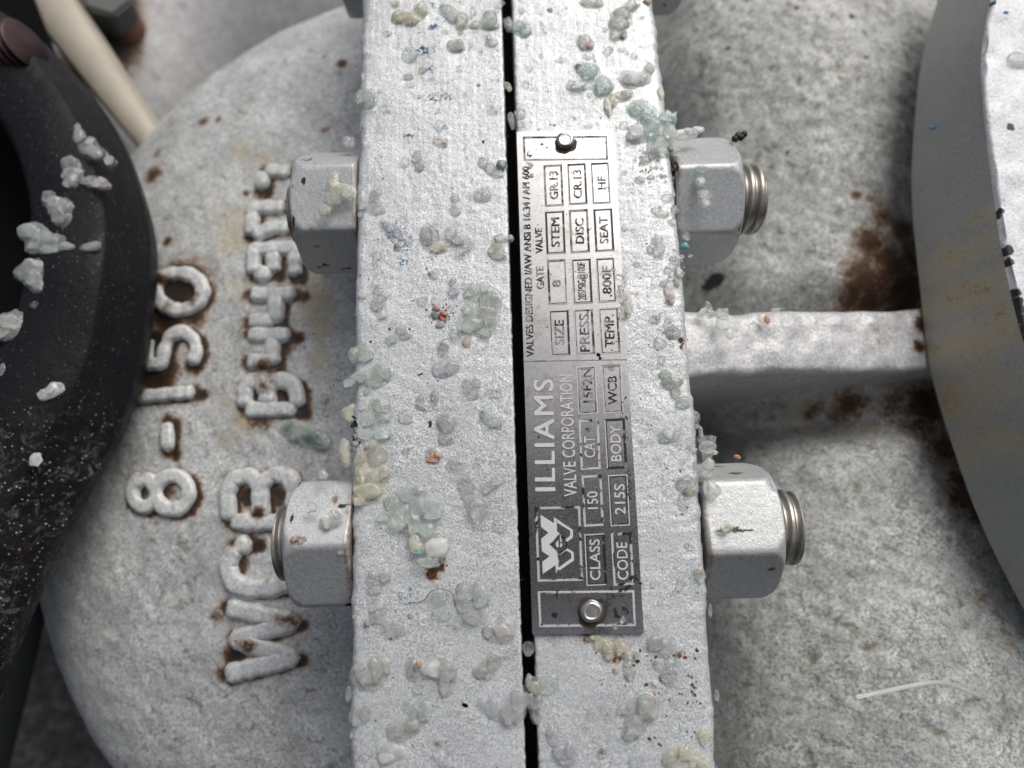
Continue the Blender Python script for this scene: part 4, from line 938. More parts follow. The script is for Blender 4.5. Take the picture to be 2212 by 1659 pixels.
CL = '''A1|pale green pyramid shaped clump on left corner of the left strip, above the upper nut|g|200,850,85,80;140,880,40,45;235,890,50,55
A1|clear bead tucked right under the pale green pyramid on the left corner|c|240,970,48,38
A1|clear double bead right of and below the pale green pyramid on the left corner|c|365,950,50,42
A1|small clear bead just right of the pale green pyramid on the left corner|c|318,795,30,28
A1|largest round greenish bead beside the dark blue paint scratch near the top|g|580,480,80,62
A1|round pale bead left of and above the greenish bead by the blue scratch|g|385,300,40,36
A1|yellowish clump of four granules at the top left of the left strip|y|490,150,60,60;600,165,55,65;680,90,60,70,,g;455,35,35,30,,g
A1|greyish green row of granules at the top middle of the left strip|g|900,90,60,60;960,150,55,55;1040,170,50,65;1035,225,40,35,,y
A1|thin upright clear sliver at the top of the left strip|c|1140,100,22,50
A1|pale green wedge and flat grains near the top right corner of the left strip|g|1150,220,50,35,20;1280,180,65,80;1290,235,70,30
A1|clear bead on the slot edge at the very top of the left strip|c|1362,42,48,45
A1|two-piece greenish grain shaped like a thumb, close to the slot near the top|g|1300,380,60,40;1272,330,25,40
A1|smoky grey squared clump below the row of granules at the top middle|k|940,395,35,50;1010,395,45,50;985,430,60,30
A1|small clear shard left above the smoky squared clump|c|890,285,40,30
A1|tiny clear bead right above the smoky squared clump|c|1022,290,22,22
A1|lone clear bead below the smoky squared clump|c|1018,600,32,36
A1|grey granule touching the second blue paint patch|k|690,610,45,45
A1|thin smoky grain left of the second blue paint patch|k|575,670,50,35
A1|oval pale green bead under the thin smoky grain, left strip|g|593,745,34,26
A1|clear bead on the left corner above the pale green pyramid|c|182,670,30,40
A1|faint clear grain at the slot edge level with the smoky oval grain in the slot|c|1310,965,55,35
A1|pale triangular grain directly above the flat pink grain|b|843,1100,50,60
A1|flat pink grain in the middle of the left strip|p|845,1245,68,50,0,p
A1|clear squarish bead below and left of the pink grain|c|535,1410,45,48
A1|lavender bead with a tail, below the pink grain|b|655,1370,55,60;670,1450,40,55
A1|clear beads and one dark green one on the slot edge beside the plate|c|1220,1420,42,55;1285,1475,45,55;1360,1520,50,35;1380,1450,48,45,,G
A1|blue tinted glassy lump with a clear rod end, bridging the slot near the top|t|1440,210,34,62,20,c;1530,240,60,60;1580,270,62,66
A1|smoky chip wedged in the slot above the name plate|k|1435,760,35,55,,y|-1.5
A1|dark lavender oval grain hanging in the slot above the name plate|b|1470,1050,38,90,5|-1.5
A1|grey granule on the right strip above the top left corner of the plate|k|1540,990,48,60
A1|clear bead at the slot edge near the top of the right strip|c|1560,100,35,30
A1|clear bead near the slot edge of the right strip, lower than the glassy lump|c|1620,600,35,30
A1|faint clear grain near the slot edge halfway between glassy lump and plate|c|1600,740,40,35
A1|clear bead just above the top left corner of the name plate|c|1560,1080,35,35
A1|tiny dark green crumb right of centre above the pink grain|G|1185,740,20,15
A2|rounded clear clump of five beads beside the upper left nut|c|290,155,80,65;275,60,50,50,,k;290,20,50,30;175,145,35,35;155,220,22,28
A2|small clear bead right of the rounded clump beside the upper left nut|c|525,250,32,35
A2|two stacked clear pebbles left of the dark fuzzy spot|c|975,75,45,35;985,170,50,60
A2|tiny round clear bead under the two stacked pebbles|c|1000,290,28,28
A2|thick clear lozenge right of the dark fuzzy spot|c|1180,50,50,60;1240,50,55,58
A2|torn bluish grey flakes lying slantwise over blue paint|b|400,320,70,40,-40;480,370,85,34,-42;560,430,70,16,-48;350,270,30,20
A2|green crystal at the lower tip of the torn bluish flakes|G|480,495,34,36,,g;470,485,20,22
A2|small clear bead below and left of the green crystal|c|300,570,35,45
A2|tiny clear bead under the small bead left of the green crystal|c|290,650,22,25
A2|wide glassy clump with a round lens and lavender slab in mid left strip|c|790,380,75,80;730,400,50,90,,k;840,500,70,50,,y;950,385,55,65,0,b;1000,430,60,50,,k;1095,480,45,50;1020,540,35,30
A2|ribbed grey clump on the slot edge beside the word VALVE|k|1365,430,55,45;1340,490,50,35,,y;1355,560,75,55,,g;1290,535,25,25;1460,425,28,28
A2|clear bead with a green speck, below the wide glassy clump|c|795,735,42,42;758,725,16,15,,G
A2|twin lavender grain pointing up, left of the big grey green heap|b|960,800,36,40;970,880,45,65
A2|milky white round bead near the left corner below the dark nut side|w|172,900,45,45
A2|upright chain of four clear beads near the left corner|c|320,880,45,60;335,940,50,50;300,1000,50,50,,k;345,1085,50,45
A2|tiny clear bead above the upright chain near the left corner|c|270,825,22,25
A2|greenish grain left of the milky bead above the red stain|g|690,960,50,45
A2|milky bead sitting on top of the dark red stained grain|w|805,965,42,45
A2|dark red and green stained grain in the left strip|R|815,1080,46,36,,G;870,1110,42,46;850,1170,36,28,,k;820,1030,34,22;890,1080,24,22,,o
A2|largest grey green heap of fused granules, near the slot in the left strip|g|1130,890,75,70;1260,960,90,80;1310,960,60,90,,k;1250,1110,100,90,,k;1110,1170,110,85;1100,1050,60,60;1240,1240,55,50;1240,860,40,45
A2|long greenish grain below left of the grey green heap|g|970,1280,52,70,15;1020,1250,20,20,,c
A2|squarish grain with an orange spot below the grey green heap|p|1080,1325,42,52,0;1060,1340,18,24,,o
A2|slanted clear prism above the lavender slab|c|875,1400,45,90,-15;870,1360,40,40
A2|large flat lavender slab level with the word VALVES|b|850,1570,70,66,-10;940,1545,78,58,10
A2|tiny bead above the three greenish petals|c|445,1155,25,25
A2|three greenish petal shaped grains left of the red stain|g|510,1225,50,45;540,1260,60,40,,c;425,1305,55,35
A2|pair of glassy green grains wrapping the left corner|g|95,1435,45,60,-10;195,1420,70,80
A2|small bead right of the glassy pair wrapping the left corner|c|295,1350,38,35
A2|green wedge shaped pile below the glassy pair on the left corner|g|330,1580,90,75;390,1600,50,60;150,1630,75,50,30,t;60,1680,50,40,30,b
A2|tiny bead between grey green heap and slot|c|1370,975,20,20
A2|tiny bead right of the slanted prism|c|1235,1375,18,20
A3|green flat grains at the left corner above the butterfly shaped clump|g|280,20,90,45,15;210,90,35,30,,k
A3|butterfly shaped pale green clump near the left corner|g|330,220,95,65;360,320,60,60;220,350,55,45;195,480,60,40;345,470,85,55,0,t;180,240,25,20
A3|honey yellow crystal hanging off the left corner, upper one|y|55,280,65,80|-1.5
A3|honey yellow crystals hanging off the left corner just above the lower left nut|y|10,600,45,80;30,690,30,50|-1.5
A3|black gritty crust on the left corner|D|110,410,28,26;105,480,30,34;110,545,30,28;100,600,20,20|-0.3|crust
A3|yellow and clear smeared clump on the left corner beside the lower left nut|y|170,680,60,70;300,650,80,90,,c;170,830,55,70;280,850,85,70,,g;370,800,50,45,,k;220,960,110,70;150,1050,50,40;255,550,50,35,,c
A3|huge green tinted heap slanting down to a rust stain in the left strip|g|440,1060,80,70;540,1000,70,60;660,960,55,35,,k;490,1190,100,100;670,1110,80,85,0,b;770,1120,85,90,0,t;345,1190,38,38,,c;620,1250,80,80;740,1300,70,60;640,1420,75,75,,y;825,1450,95,85,5,w;760,1580,90,50;670,1490,25,22,,T
A3|lavender bead right of the butterfly shaped clump|b|545,320,60,65
A3|little group of grey and clear chips right above the lavender bead|k|680,170,40,50;800,140,35,65;695,225,55,30,-30
A3|smoky grain with a pink tip and a bead below it, mid left strip|k|905,370,80,85;905,510,60,45,,c;900,290,30,26,,p
A3|tiny bead at the right side of the smoky pink tipped grain|c|1015,455,22,22
A3|small clear bead left of the rust orange pebble|c|550,620,40,38
A3|rust orange and grey pebble in the middle of the left strip|o|790,625,60,46,,k;785,680,52,38;820,650,36,34
A3|clear clump below the large lavender slab, near the slot|c|1085,50,60,60;1130,110,55,50;1165,20,35,40
A3|flattened clear grain touching the right side of the strip above the shield grain|c|1310,110,75,50,-20
A3|shield shaped pale green grain near the slot|g|1300,350,105,72,-20;1220,290,30,26,,G
A3|claw shaped clear clump with two fingers near the slot|c|980,740,75,58,-45;1080,890,75,80;1110,1000,60,70;1190,1130,92,105;1270,930,60,40,40;1350,870,60,36,25
A3|small flat bead below the fingers of the claw shaped clump|c|1360,1035,38,22
A3|oval clear bead near the slot, below the claw shaped clump|c|1365,1255,62,48
A4|peanut shaped clear bead with a faint partner, below the lower left nut|c|250,60,42,55;285,150,55,50;365,40,50,50,,k
A4|club shaped grain with brown tip near the left corner|c|310,310,60,65,,w;300,400,60,60,,k;440,510,100,62,-20;215,445,22,28,,n
A4|small brown and green chip left of the hair|n|585,385,25,35
A4|tiny ring like bead under the brown and green chip|c|650,450,25,22
A4|oval bead below the curled hair|c|870,380,85,72
A4|glassy clump right of the curled hair|c|1070,190,75,80,,b;1060,300,70,60,,g;1170,160,40,65;1210,230,65,70,,g;1150,390,85,80;1000,435,40,40;850,210,60,55,,g
A4|peach cube shaped grain with lavender neighbour, near the slot|p|1400,520,95,105,3;1265,520,50,60,,b
A4|tilted clear oval right under the peach cube|c|1455,715,60,42,30
A4|two smoky petals left below the tilted oval|k|1310,780,75,66,20;1195,880,60,55;1265,890,35,40,,c
A4|jagged glassy chunk on the left corner near the bottom|k|150,880,70,70;220,940,100,85,5;310,860,55,105,15;370,830,45,60,30
A4|clear sliver hanging off the left corner beside the jagged chunk|c|40,1080,32,80,-10||resin bead
A4|two faint grains on the left corner below the jagged chunk|c|120,1270,60,60;190,1240,45,65
A4|hook shaped smoky clump with a green and rust spot|k|620,850,70,90;760,850,90,70,,w;900,880,80,90;900,1000,55,75;660,800,20,24,,o;640,835,18,20,,G
A4|aqua oval bead under the hook shaped clump|t|660,1030,50,36,15
A4|faint small bead left of the aqua oval|c|460,1000,30,30
A4|aqua and grey trio below the hook shaped clump|t|560,1180,40,40,,c;625,1220,46,70;710,1220,60,80,,k
A4|two grey pebbles side by side below the aqua trio|k|480,1395,85,80,-20;610,1345,65,60
A4|row of rounded lavender and grey lumps reaching over the slot edge|b|1215,1160,45,50;1300,1190,65,75;1440,1230,85,110,,k;1530,1150,60,100,,k
A4|milky stack of grains at the bottom of the left strip|w|380,1550,70,66,,t;495,1580,45,45,,c;380,1630,72,46
A4|small clear bead left of the milky stack at the bottom|c|190,1620,45,32
A4|lavender striped oval at the bottom right of the left strip|b|850,1610,90,72
A4|clear droplet bridging the slot under the plate corner|c|1615,670,48,62|-0.8
B1|pale green mass at the top edge of the right strip|g|610,25,90,50;680,30,40,30
B1|dark green pebble at the top of the right strip|G|255,90,30,32
B1|smoky heap of granules near the top right corner of the right strip|k|880,130,80,60;860,210,90,70;820,310,40,55,,c;895,310,32,38,,G;960,60,50,50;1010,40,30,25,,c
B1|brown chip on the top right corner of the right strip|n|1100,20,40,26
B1|peach coloured bead with an orange spot above the aqua clump|p|555,375,60,75;595,405,22,28,,o;615,390,24,34,,c
B1|clear irregular grain right under the peach bead|c|590,490,60,32
B1|faint clear shard at upper left of the right strip|c|195,240,26,66,20
B1|thin flat lozenge left of the aqua clump|c|350,525,65,28,10
B1|round clear bead between the peach bead and the smoky heap|c|770,450,42,42
B1|thin clear sliver under the smoky heap|c|885,440,45,18
B1|round clear bead near the right corner under the smoky heap|c|990,490,32,35
B1|aqua green clump of glassy pieces above the name plate|t|530,600,50,55,,g;500,580,22,24,,G;615,640,75,80,,t;730,750,80,75;690,800,50,50,,g;500,760,90,40,10,g;440,750,35,30,,k
B1|big milky bead with side grains near the right corner, above the aqua heap|w|950,700,90,88;1060,690,70,55,,k;1120,600,45,45,,c
B1|beige stick shaped pieces between aqua clump and aqua heap|y|870,850,60,50,,k;920,830,60,45,,k;760,930,36,95,8,w;800,880,36,60,,y
B1|largest aqua heap spilling over the right corner onto the upper right nut|t|1040,930,90,60;1000,970,60,50,,g;1110,1010,80,60;1130,1120,100,105;1000,1180,75,70,,w;1270,1040,70,70;1330,1030,18,36,-30;1280,1170,60,90,,g;1200,1280,70,60,,k;1220,1340,50,35,,k
B1|milky rough row of grains lying on top of the upper right nut|w|1400,1180,80,46;1480,1160,60,38,,k;1550,1130,45,30,,b|-0.5
B1|dark green tinted grain in the notch between strip and upper right nut|G|1340,1310,52,38,,k;1305,1305,26,26
B1|round clear bead left of the aqua heap above the plate|c|905,1090,42,42
B1|three small clear beads below the aqua heap|c|1080,1400,45,45;1140,1370,35,25;1115,1320,22,28
B1|clear bead pair right of the plate beside HF|c|1035,1575,50,42;1130,1550,38,22
B1|tiny bead touching the plate edge beside CR.13|c|905,1505,22,25
B1|beige crumb on the right corner above the nut|y|1225,820,35,60
B1|aqua double bead on the front of the upper right nut|t|1560,1490,50,55;1560,1590,50,45,,g|1
B1|tiny clear sliver on the top edge of the name plate|c|590,1105,40,18
B1|smoky bead over the number 600 on the plate|c|75,1440,40,35||0.9
B1|dark green crumb on the plate beside the number 600|G|95,1530,18,22|0.9
B1|clear bead on the HF box of the plate|c|760,1650,28,28|0.9
B2|almond shaped green bead right of SEAT|g|545,205,75,50,-15
B2|clear bead on the right corner above the almond bead|c|680,170,38,40
B2|clear bead on the right corner below the almond bead|c|655,280,38,35
B2|small oval bead close to the plate beside SEAT|k|240,325,25,35
B2|triple clear bead right of SEAT and below the almond bead|c|520,440,50,45;465,520,30,35;535,520,48,55
B2|clear folded flake on the front of the upper right nut|c|935,40,60,48;940,120,50,38|1
B2|clear flake on the dark underside of the upper right nut|c|780,400,40,38|-3
B2|bright teal chip under the upper right nut|T|765,495,40,42|-3
B2|tiny flat clear bead beside the HF box on the strip|c|400,95,25,15
B2|round clear grain on the strip beside the upper right nut|c|610,70,50,40
B2|cluster of tiny beads along the right corner level with 800F|c|660,590,25,25;700,590,30,30;735,585,20,20;690,640,25,25
B2|faint clear bead left of the corner level with 800F|c|615,700,35,32
B2|clear bead with bright centre near the right corner|c|640,765,38,35
B2|two upright grains on the right corner above the rib|k|710,720,35,50;700,810,30,30
B2|orange and white bead chain near the right corner above the rib|c|590,810,40,32,,g;625,875,40,50,,w;640,950,38,50,,p;636,940,22,32,,o
B2|faint clear bead between plate and corner level with 800F|c|345,640,30,35
B2|smoky clump on the plate edge at the 800F box|c|190,755,45,40;245,770,25,25;250,700,20,30;140,700,20,20|0.7
B2|brownish grey clump along the plate edge between 800F and TEMP|k|215,850,40,60;215,930,50,70;225,1025,35,50;265,990,40,90,,y;210,1110,18,18,,c|0.6
B2|clear bead pair right of TEMP|c|495,1130,50,40;525,1110,26,24
B2|clear bead on the strip level with the rib top|c|630,1140,38,30
B2|pair of greenish beads near the root of the rib|g|660,1240,65,55;640,1200,30,25,,c
B2|large greenish drop between plate and the rib root|g|555,1330,65,58,-15
B2|small round bead below the large greenish drop|g|560,1475,35,40
B2|broad pale green grains right of the WCB box|g|600,1610,55,45;680,1650,70,50
B2|finger shaped clump of glassy grains standing on the rib beside the flange|c|910,1075,40,60,-20,w;970,1020,30,60,20;1080,1080,65,65,,g;1090,1170,65,70,,g;980,1090,50,45;1145,1260,35,55,,y|-12
B2|round clear bead on the rib|c|1360,1190,50,45|-15.5
B2|bead with an orange spot on the rib|k|1440,1120,35,45,,c;1480,1130,28,38,,o|-16
B2|clear bead on the upper edge of the rib|c|1560,1040,55,22|-17
B3|pale green pair with a bead, right of WCB near the corner|g|650,20,80,50;685,100,38,50,,c;755,190,60,55
B3|long chain of glassy granules down the right corner above the lower right nut|c|850,310,40,50,,g;860,400,20,25;900,440,18,50;910,510,35,35;950,570,70,70,,k;1000,520,26,44,-40;1010,630,35,20,,y;940,650,55,50,,k;950,740,55,60,,k;940,820,50,40,,k;930,930,25,60;990,950,60,80,,k|-1
B3|tiny bead right of the BODY box|c|455,360,22,25
B3|three fused pale green beads right of the BODY box|g|580,490,55,50;620,475,35,45,,w;680,485,35,40,,c
B3|squarish clear grain touching the plate beside BODY|c|405,550,42,32
B3|faint clear bead on the corner level with BODY|c|820,590,45,45
B3|clear and lime green grain on the corner beside the lower right nut|c|780,890,80,65;820,950,65,40,15,y;770,960,18,30,,G
B3|faint upright clear grain below the lime green one|c|740,1060,36,68
B3|flat olive bead on the front of the lower right nut|y|1125,1280,48,35,,k;1140,1275,20,18|1.5
B3|tiny ring shaped bead on the front of the lower right nut|c|1125,1375,26,18|1.5
B3|bright clear shard on the outer corner of the lower right nut|b|1530,900,20,55,25|-1
B3|rust coloured flake on top of the lower right nut|o|1225,660,35,20|-7
B3|faint clear grain on the right strip beside CODE|c|800,1430,35,40
B4|greenish grain with an orange spot on the corner near the lower nut bottom|g|1500,40,50,60,20;1515,0,16,20,,o
B4|small peach bead beside the lower right part of the plate|p|1115,110,22,32
B4|clear bead beside the lower right part of the plate, right of the peach one|c|1345,110,45,45
B4|tiny beads lying on the bottom box of the plate|c|800,460,25,25;860,410,25,25|0.9
B4|yellowish dirty cluster of granules just under the plate|y|650,590,45,60;720,640,45,50;840,640,50,66;740,700,40,40,,k;910,720,30,30,,c;970,700,30,30,,c;605,550,20,20
B4|smoky round bead stack below the dirty cluster|c|905,795,35,35,,w;920,860,46,50,,k;918,890,26,26,,w
B4|rust and white bead below left of the dirty cluster|p|805,840,30,28;795,830,14,14,,o
B4|large clear folded lump right below the plate corner|c|1200,640,90,75,-20;1130,610,60,60,,k
B4|long clear lump with a small bead, lower right strip|c|1255,860,80,95;1145,780,35,35
B4|round milky bead with a red edge, lower right strip|w|1140,945,38,40
B4|tiny orange crumb below the round milky bead|o|1130,1030,14,17
B4|biggest smoky heap at the lower middle of the right strip|k|1060,1160,95,100;1050,1090,75,50,,g;910,1170,40,45,,c;850,1175,35,35,,c;960,1300,70,80,,c;915,1370,45,45,,g
B4|clear bead left of the biggest smoky heap, farther one|c|585,1215,30,35
B4|clear bead left of the biggest smoky heap, nearer one|c|735,1220,25,28
B4|thin dark rimmed sliver right of the biggest smoky heap|c|1290,1120,24,54,35
B4|glassy clump bridging the slot below the plate|g|230,960,90,85;120,980,60,50,,y;70,1060,50,80,,k;140,1100,50,60,,c;130,1210,40,65,,c;70,920,25,50,,k|-0.6
B4|lavender bead near the slot at the bottom of the right strip|b|270,1410,45,62;250,1350,35,38,,k
B4|lavender clump near the slot at the bottom of the right strip|b|330,1530,60,60;410,1530,50,78,,c;370,1590,60,40,,c
B4|yellow tinged bead on the right corner near the bottom|y|1545,1390,60,60
B4|yellow mound of fused grains in the bottom right corner of the right strip|y|1260,1580,60,60,,g;1380,1530,75,60;1460,1600,70,60,,w;1320,1620,80,50,,g;1530,1620,50,50
B4|faint bead with a brown dot near the bottom of the right strip|c|690,1530,35,35;688,1520,12,14,,n
B4|clear grain at the bottom edge of the right strip|b|960,1620,60,60
B4|clear sliver on the outer right corner below the lower right nut|c|1600,330,16,55||resin bead
B4|clear sliver on the outer right corner near the bottom|c|1655,1050,18,50||resin bead
W4|peach and white clump high on the black wheel|c|560,920,22,30;575,990,40,50,,b;640,1080,60,50;665,1030,30,35,,p;700,1120,72,42,-30,k;810,1180,35,35,,t|-15.5
W4|lavender lump on the black wheel below the peach clump|b|490,1190,70,60;530,1260,70,50;520,1320,50,50,,k|-15.5
W4|lavender and peach flake on the black wheel right of the lavender lump|b|640,1310,50,35;720,1330,60,40,,p;770,1355,35,25|-15.5
W4|spiky pale green clump on the black wheel|g|355,1430,45,50;400,1500,60,60;470,1500,50,50,,b;450,1590,60,60,,c|-15.5
W5|largest aqua white clump on the inner edge of the black wheel|t|180,20,70,50;310,75,70,46,,b;200,110,45,35,20;400,110,40,22,-15;310,130,60,26,,t;240,50,40,46,,c|-15.5
W5|small lavender bow shaped bead on the black wheel|b|530,110,50,24,15;570,95,25,20|-15.5
W5|green white clump with a ring bead on the inner edge of the wheel|g|125,265,38,40,,c;200,240,60,55;210,300,55,50;235,350,35,35,,k|-15.5
W5|single pale lavender bead on the black wheel|b|335,245,30,28|-15.5
W5|clear glass cube on the black wheel below the ring bead|c|210,455,30,34|-15.5
W5|dull white torn lump at the left edge of the wheel|k|40,570,70,70;20,620,50,40;100,560,36,56|-16
W5|bright white flake beside an aqua crumb on the rough black metal|w|325,955,45,38,25;260,990,35,30,,t|-15.5
W5|lone bright white chunk on the lower black metal|w|222,1375,38,40|-15.5
W5|bluish chip at the left edge of the black metal|b|20,850,35,50|-16
L1|honey coloured upright grain on the upper left nut|y|742,245,28,60;785,285,55,32,-10,g;740,335,40,38,,g;690,405,30,30,,g;825,310,36,36,,g|1.2
L1|pale blue grain on top of the upper left nut against the flange|b|815,15,28,34;845,20,20,32|-5
L3|dull green smear of resin on the casting left of the black crust|g|1240,195,34,26,20,G;1290,220,50,34;1350,250,48,30,-15,G;1385,275,30,22|-36.5
L3|smoky bead on the lower left nut|k|1335,545,26,24|1
L3|grey bead group on the lower left nut beside the flange|k|1430,580,32,30;1400,600,30,30,,w;1445,570,16,16,,g|1
L3|tiny clear bead low on the lower left nut|c|1460,725,14,18|1
L3|clear grain on the top edge of the lower left nut|k|1385,400,22,28|-1.5
R7|round white bead on the bonnet casting near the round flange|w|1950,300,44,42|-50
R6|glassy bead with a blue spot on the chipped white face|c|520,250,40,36;515,225,12,12,,b|-5'''
for ln in CL.split('\n'):
    f = ln.split('|')
    if len(f) > 4 and f[4] == '' and len(f) > 5 and f[5].replace('.', '').replace('-', '').isdigit(): ln = '|'.join(f[:4] + [f[5]])
    clump(ln)

# ------------------------------------------------------------------ crumbs, flecks, hair, filament
def crumbs(name, n, mat, label, rmin, rmax, sampler):
    V_, F_ = [], []
    bm = bmesh.new(); bmesh.ops.create_icosphere(bm, subdivisions=2, radius=1); v0 = np.array([v.co[:] for v in bm.verts]); f0 = [tuple(v.index for v in f.verts) for f in bm.faces]; bm.free()
    for i in range(n):
        x, y, z = sampler(); r = rmin + (rmax - rmin) * rnd.random() ** 2
        v = v0 * (1 + 0.25 * (nrs.rand(len(v0), 1) - 0.5)) * np.array([r * rnd.uniform(.7, 1.4), r * rnd.uniform(.7, 1.4), r * 0.7])
        o_ = len(V_); V_ += [(a[0] + x, a[1] + y, a[2] + z + r * 0.2) for a in v]; F_ += [tuple(k + o_ for k in f) for f in f0]
    o = link(name, pymesh(name, V_, F_), mat); tag(o, label, 'crumbs', kind='stuff'); return o
def on_strips():
    while True:
        x = rnd.uniform(-0.0335, 0.0372); y = rnd.uniform(-0.078, 0.098)
        if 0.0 < x < 0.0032: continue
        if 0.0028 < x < 0.0252 and -0.052 < y < 0.061: continue
        if x < 0 and rnd.random() < 0.35: continue
        return x, y, 0
crumbs('resin_crumbs', 430, MAT['r_c'], 'tiny clear crumbs scattered over both painted strips', 0.00014, 0.00056, on_strips)
cs = [wat('B2', 700, 600), wat('B2', 700, 760), wat('B2', 620, 1170), wat('B1', 1120, 1450), wat('B1', 1230, 1500), wat('B4', 900, 700), wat('B4', 760, 600), wat('B2', 600, 30), wat('B1', 1000, 1110), wat('B1', 200, 1110), wat('B3', 880, 800), wat('B4', 1180, 760), wat('A4', 700, 950)]
def near_corner():
    c = rnd.choice(cs); return rnd.gauss(c[0], 0.0016), rnd.gauss(c[1], 0.0022), -0.00005
crumbs('resin_crumbs', 170, MAT['r_k'], 'small smoky crumbs gathered near the right corner and under the plate', 0.00016, 0.00050, near_corner)

def flecks(name, mat, label, spec, z=0.0, aspect=1.6):
    """small irregular chips: spec = (window, x, y, spread x, spread y, number, size mm)"""
    V_, F_ = [], []
    for (w, x, y, sx, sy, n, s) in spec:
        k = px(w)
        for _ in range(n):
            c = wat(w, x, y, z); cx = c[0] + rnd.gauss(0, sx * k); cy = c[1] + rnd.gauss(0, sy * k)
            r = s * 0.001 * rnd.uniform(0.4, 1.1); m = rnd.randint(5, 8); a0 = rnd.uniform(0, 6.28); rot = rnd.uniform(0, 3.14); asp = rnd.uniform(1, aspect)
            top = []
            for i in range(m):
                a = a0 + 6.283 * i / m; rr_ = r * rnd.uniform(0.55, 1.1)
                px_, py_ = rr_ * math.cos(a) * asp, rr_ * math.sin(a)
                top.append((cx + px_ * math.cos(rot) - py_ * math.sin(rot), cy + px_ * math.sin(rot) + py_ * math.cos(rot)))
            o_ = len(V_); h = 0.00010
            V_ += [(p[0], p[1], z + h) for p in top] + [(p[0] + (p[0] - cx) * .25, p[1] + (p[1] - cy) * .25, z - 0.0001) for p in top]
            F_.append(tuple(range(o_, o_ + m)))
            for i in range(m):
                j = (i + 1) % m; F_.append((o_ + i, o_ + m + i, o_ + m + j, o_ + j))
    o = link(name, pymesh(name, V_, F_), mat, None, False); tag(o, label, 'flecks', kind='stuff'); return o
blue = simple('blue_paint_fleck', (0.09, 0.20, 0.42), 0.6); inkm = simple('black_fleck', (0.012, 0.012, 0.012), 0.5); brn = simple('rust_fleck', (0.16, 0.055, 0.02), 0.8); lblue = simple('bright_blue_chip', (0.03, 0.22, 0.55), 0.5)
bluegrey = simple('faded_blue_smear', (0.30, 0.37, 0.50), 0.6); redm = simple('dark_red_fleck', (0.16, 0.02, 0.012), 0.6)
flecks('blue_paint_flecks', blue, 'blue paint scratches near the top of the left strip', [('A1', 720, 445, 35, 22, 26, .30), ('A1', 690, 415, 18, 10, 8, .28), ('A1', 825, 440, 14, 20, 10, .2), ('A1', 765, 505, 10, 8, 4, .2), ('A1', 765, 610, 22, 20, 12, .26), ('A1', 790, 225, 26, 14, 12, .24), ('A1', 805, 35, 20, 16, 7, .2),
       ('A1', 730, 828, 60, 10, 12, .12), ('A1', 910, 840, 30, 25, 16, .13), ('A2', 550, 490, 20, 30, 14, .2), ('A2', 520, 620, 26, 18, 22, .16), ('A2', 420, 410, 40, 30, 20, .16), ('A2', 590, 410, 20, 20, 8, .14), ('A4', 585, 180, 6, 35, 12, .16), ('A4', 500, 235, 12, 25, 8, .16), ('A4', 500, 450, 30, 10, 8, .12), ('A2', 610, 965, 6, 6, 2, .16), ('A2', 700, 1500, 8, 6, 2, .16)], 0.0)
flecks('faded_blue_flecks', bluegrey, 'faded blue smears around the scratches on the left strip', [('A1', 760, 850, 90, 25, 24, .2), ('A2', 440, 360, 60, 50, 30, .3), ('A1', 770, 240, 30, 14, 10, .3), ('A1', 660, 850, 20, 10, 8, .2), ('A4', 440, 440, 20, 10, 5, .2)], 0.0)
flecks('black_flecks', inkm, 'black specks and slivers on the name plate', [('B4', 800, 260, 90, 60, 22, .22), ('B4', 290, 370, 14, 12, 3, .34), ('B4', 900, 150, 25, 8, 3, .42), ('B4', 820, 390, 10, 16, 3, .36), ('B4', 900, 350, 4, 10, 2, .4), ('B4', 350, 210, 60, 20, 6, .2), ('B3', 280, 930, 16, 90, 14, .2), ('B3', 240, 380, 20, 160, 12, .16),
       ('P1', 668, 1500, 4, 12, 5, .40), ('P1', 745, 1400, 60, 80, 14, .14), ('P1', 400, 700, 150, 350, 30, .10), ('P2', 400, 700, 200, 330, 40, .10), ('P2', 300, 1150, 40, 90, 10, .14), ('P1', 300, 140, 4, 12, 3, .2), ('P1', 215, 205, 12, 10, 5, .16), ('P1', 480, 150, 130, 50, 12, .1), ('P2', 320, 1470, 8, 6, 3, .3), ('P2', 240, 478, 2, 2, 2, .28), ('B4', 960, 70, 16, 30, 7, .3)], 0.0010, 2.8)
flecks('dark_specks', inkm, 'dark specks sprinkled over the painted strips', [('A1', 700, 900, 380, 500, 45, .12), ('A2', 700, 800, 420, 500, 45, .13), ('A3', 800, 800, 400, 500, 35, .13), ('A4', 800, 800, 400, 500, 45, .13), ('B2', 500, 900, 150, 450, 30, .12), ('B3', 600, 900, 130, 450, 26, .14), ('B4', 1000, 740, 70, 40, 12, .24), ('B4', 1400, 1050, 120, 220, 30, .2), ('B4', 1130, 1430, 20, 16, 4, .3),
       ('A4', 1070, 1170, 4, 4, 2, .42), ('A4', 282, 1303, 2, 2, 1, .3), ('A2', 665, 1600, 6, 4, 3, .24), ('A2', 580, 1210, 8, 4, 2, .26), ('A2', 242, 1322, 6, 5, 3, .22), ('A1', 1228, 1235, 5, 4, 2, .28), ('A1', 350, 1556, 2, 2, 2, .2), ('B1', 700, 1030, 4, 3, 2, .2), ('B2', 430, 465, 8, 5, 3, .18), ('B4', 885, 960, 3, 6, 2, .3), ('A3', 100, 480, 14, 70, 14, .4), ('B4', 1300, 690, 14, 8, 5, .5)], 0.0, 2.2)
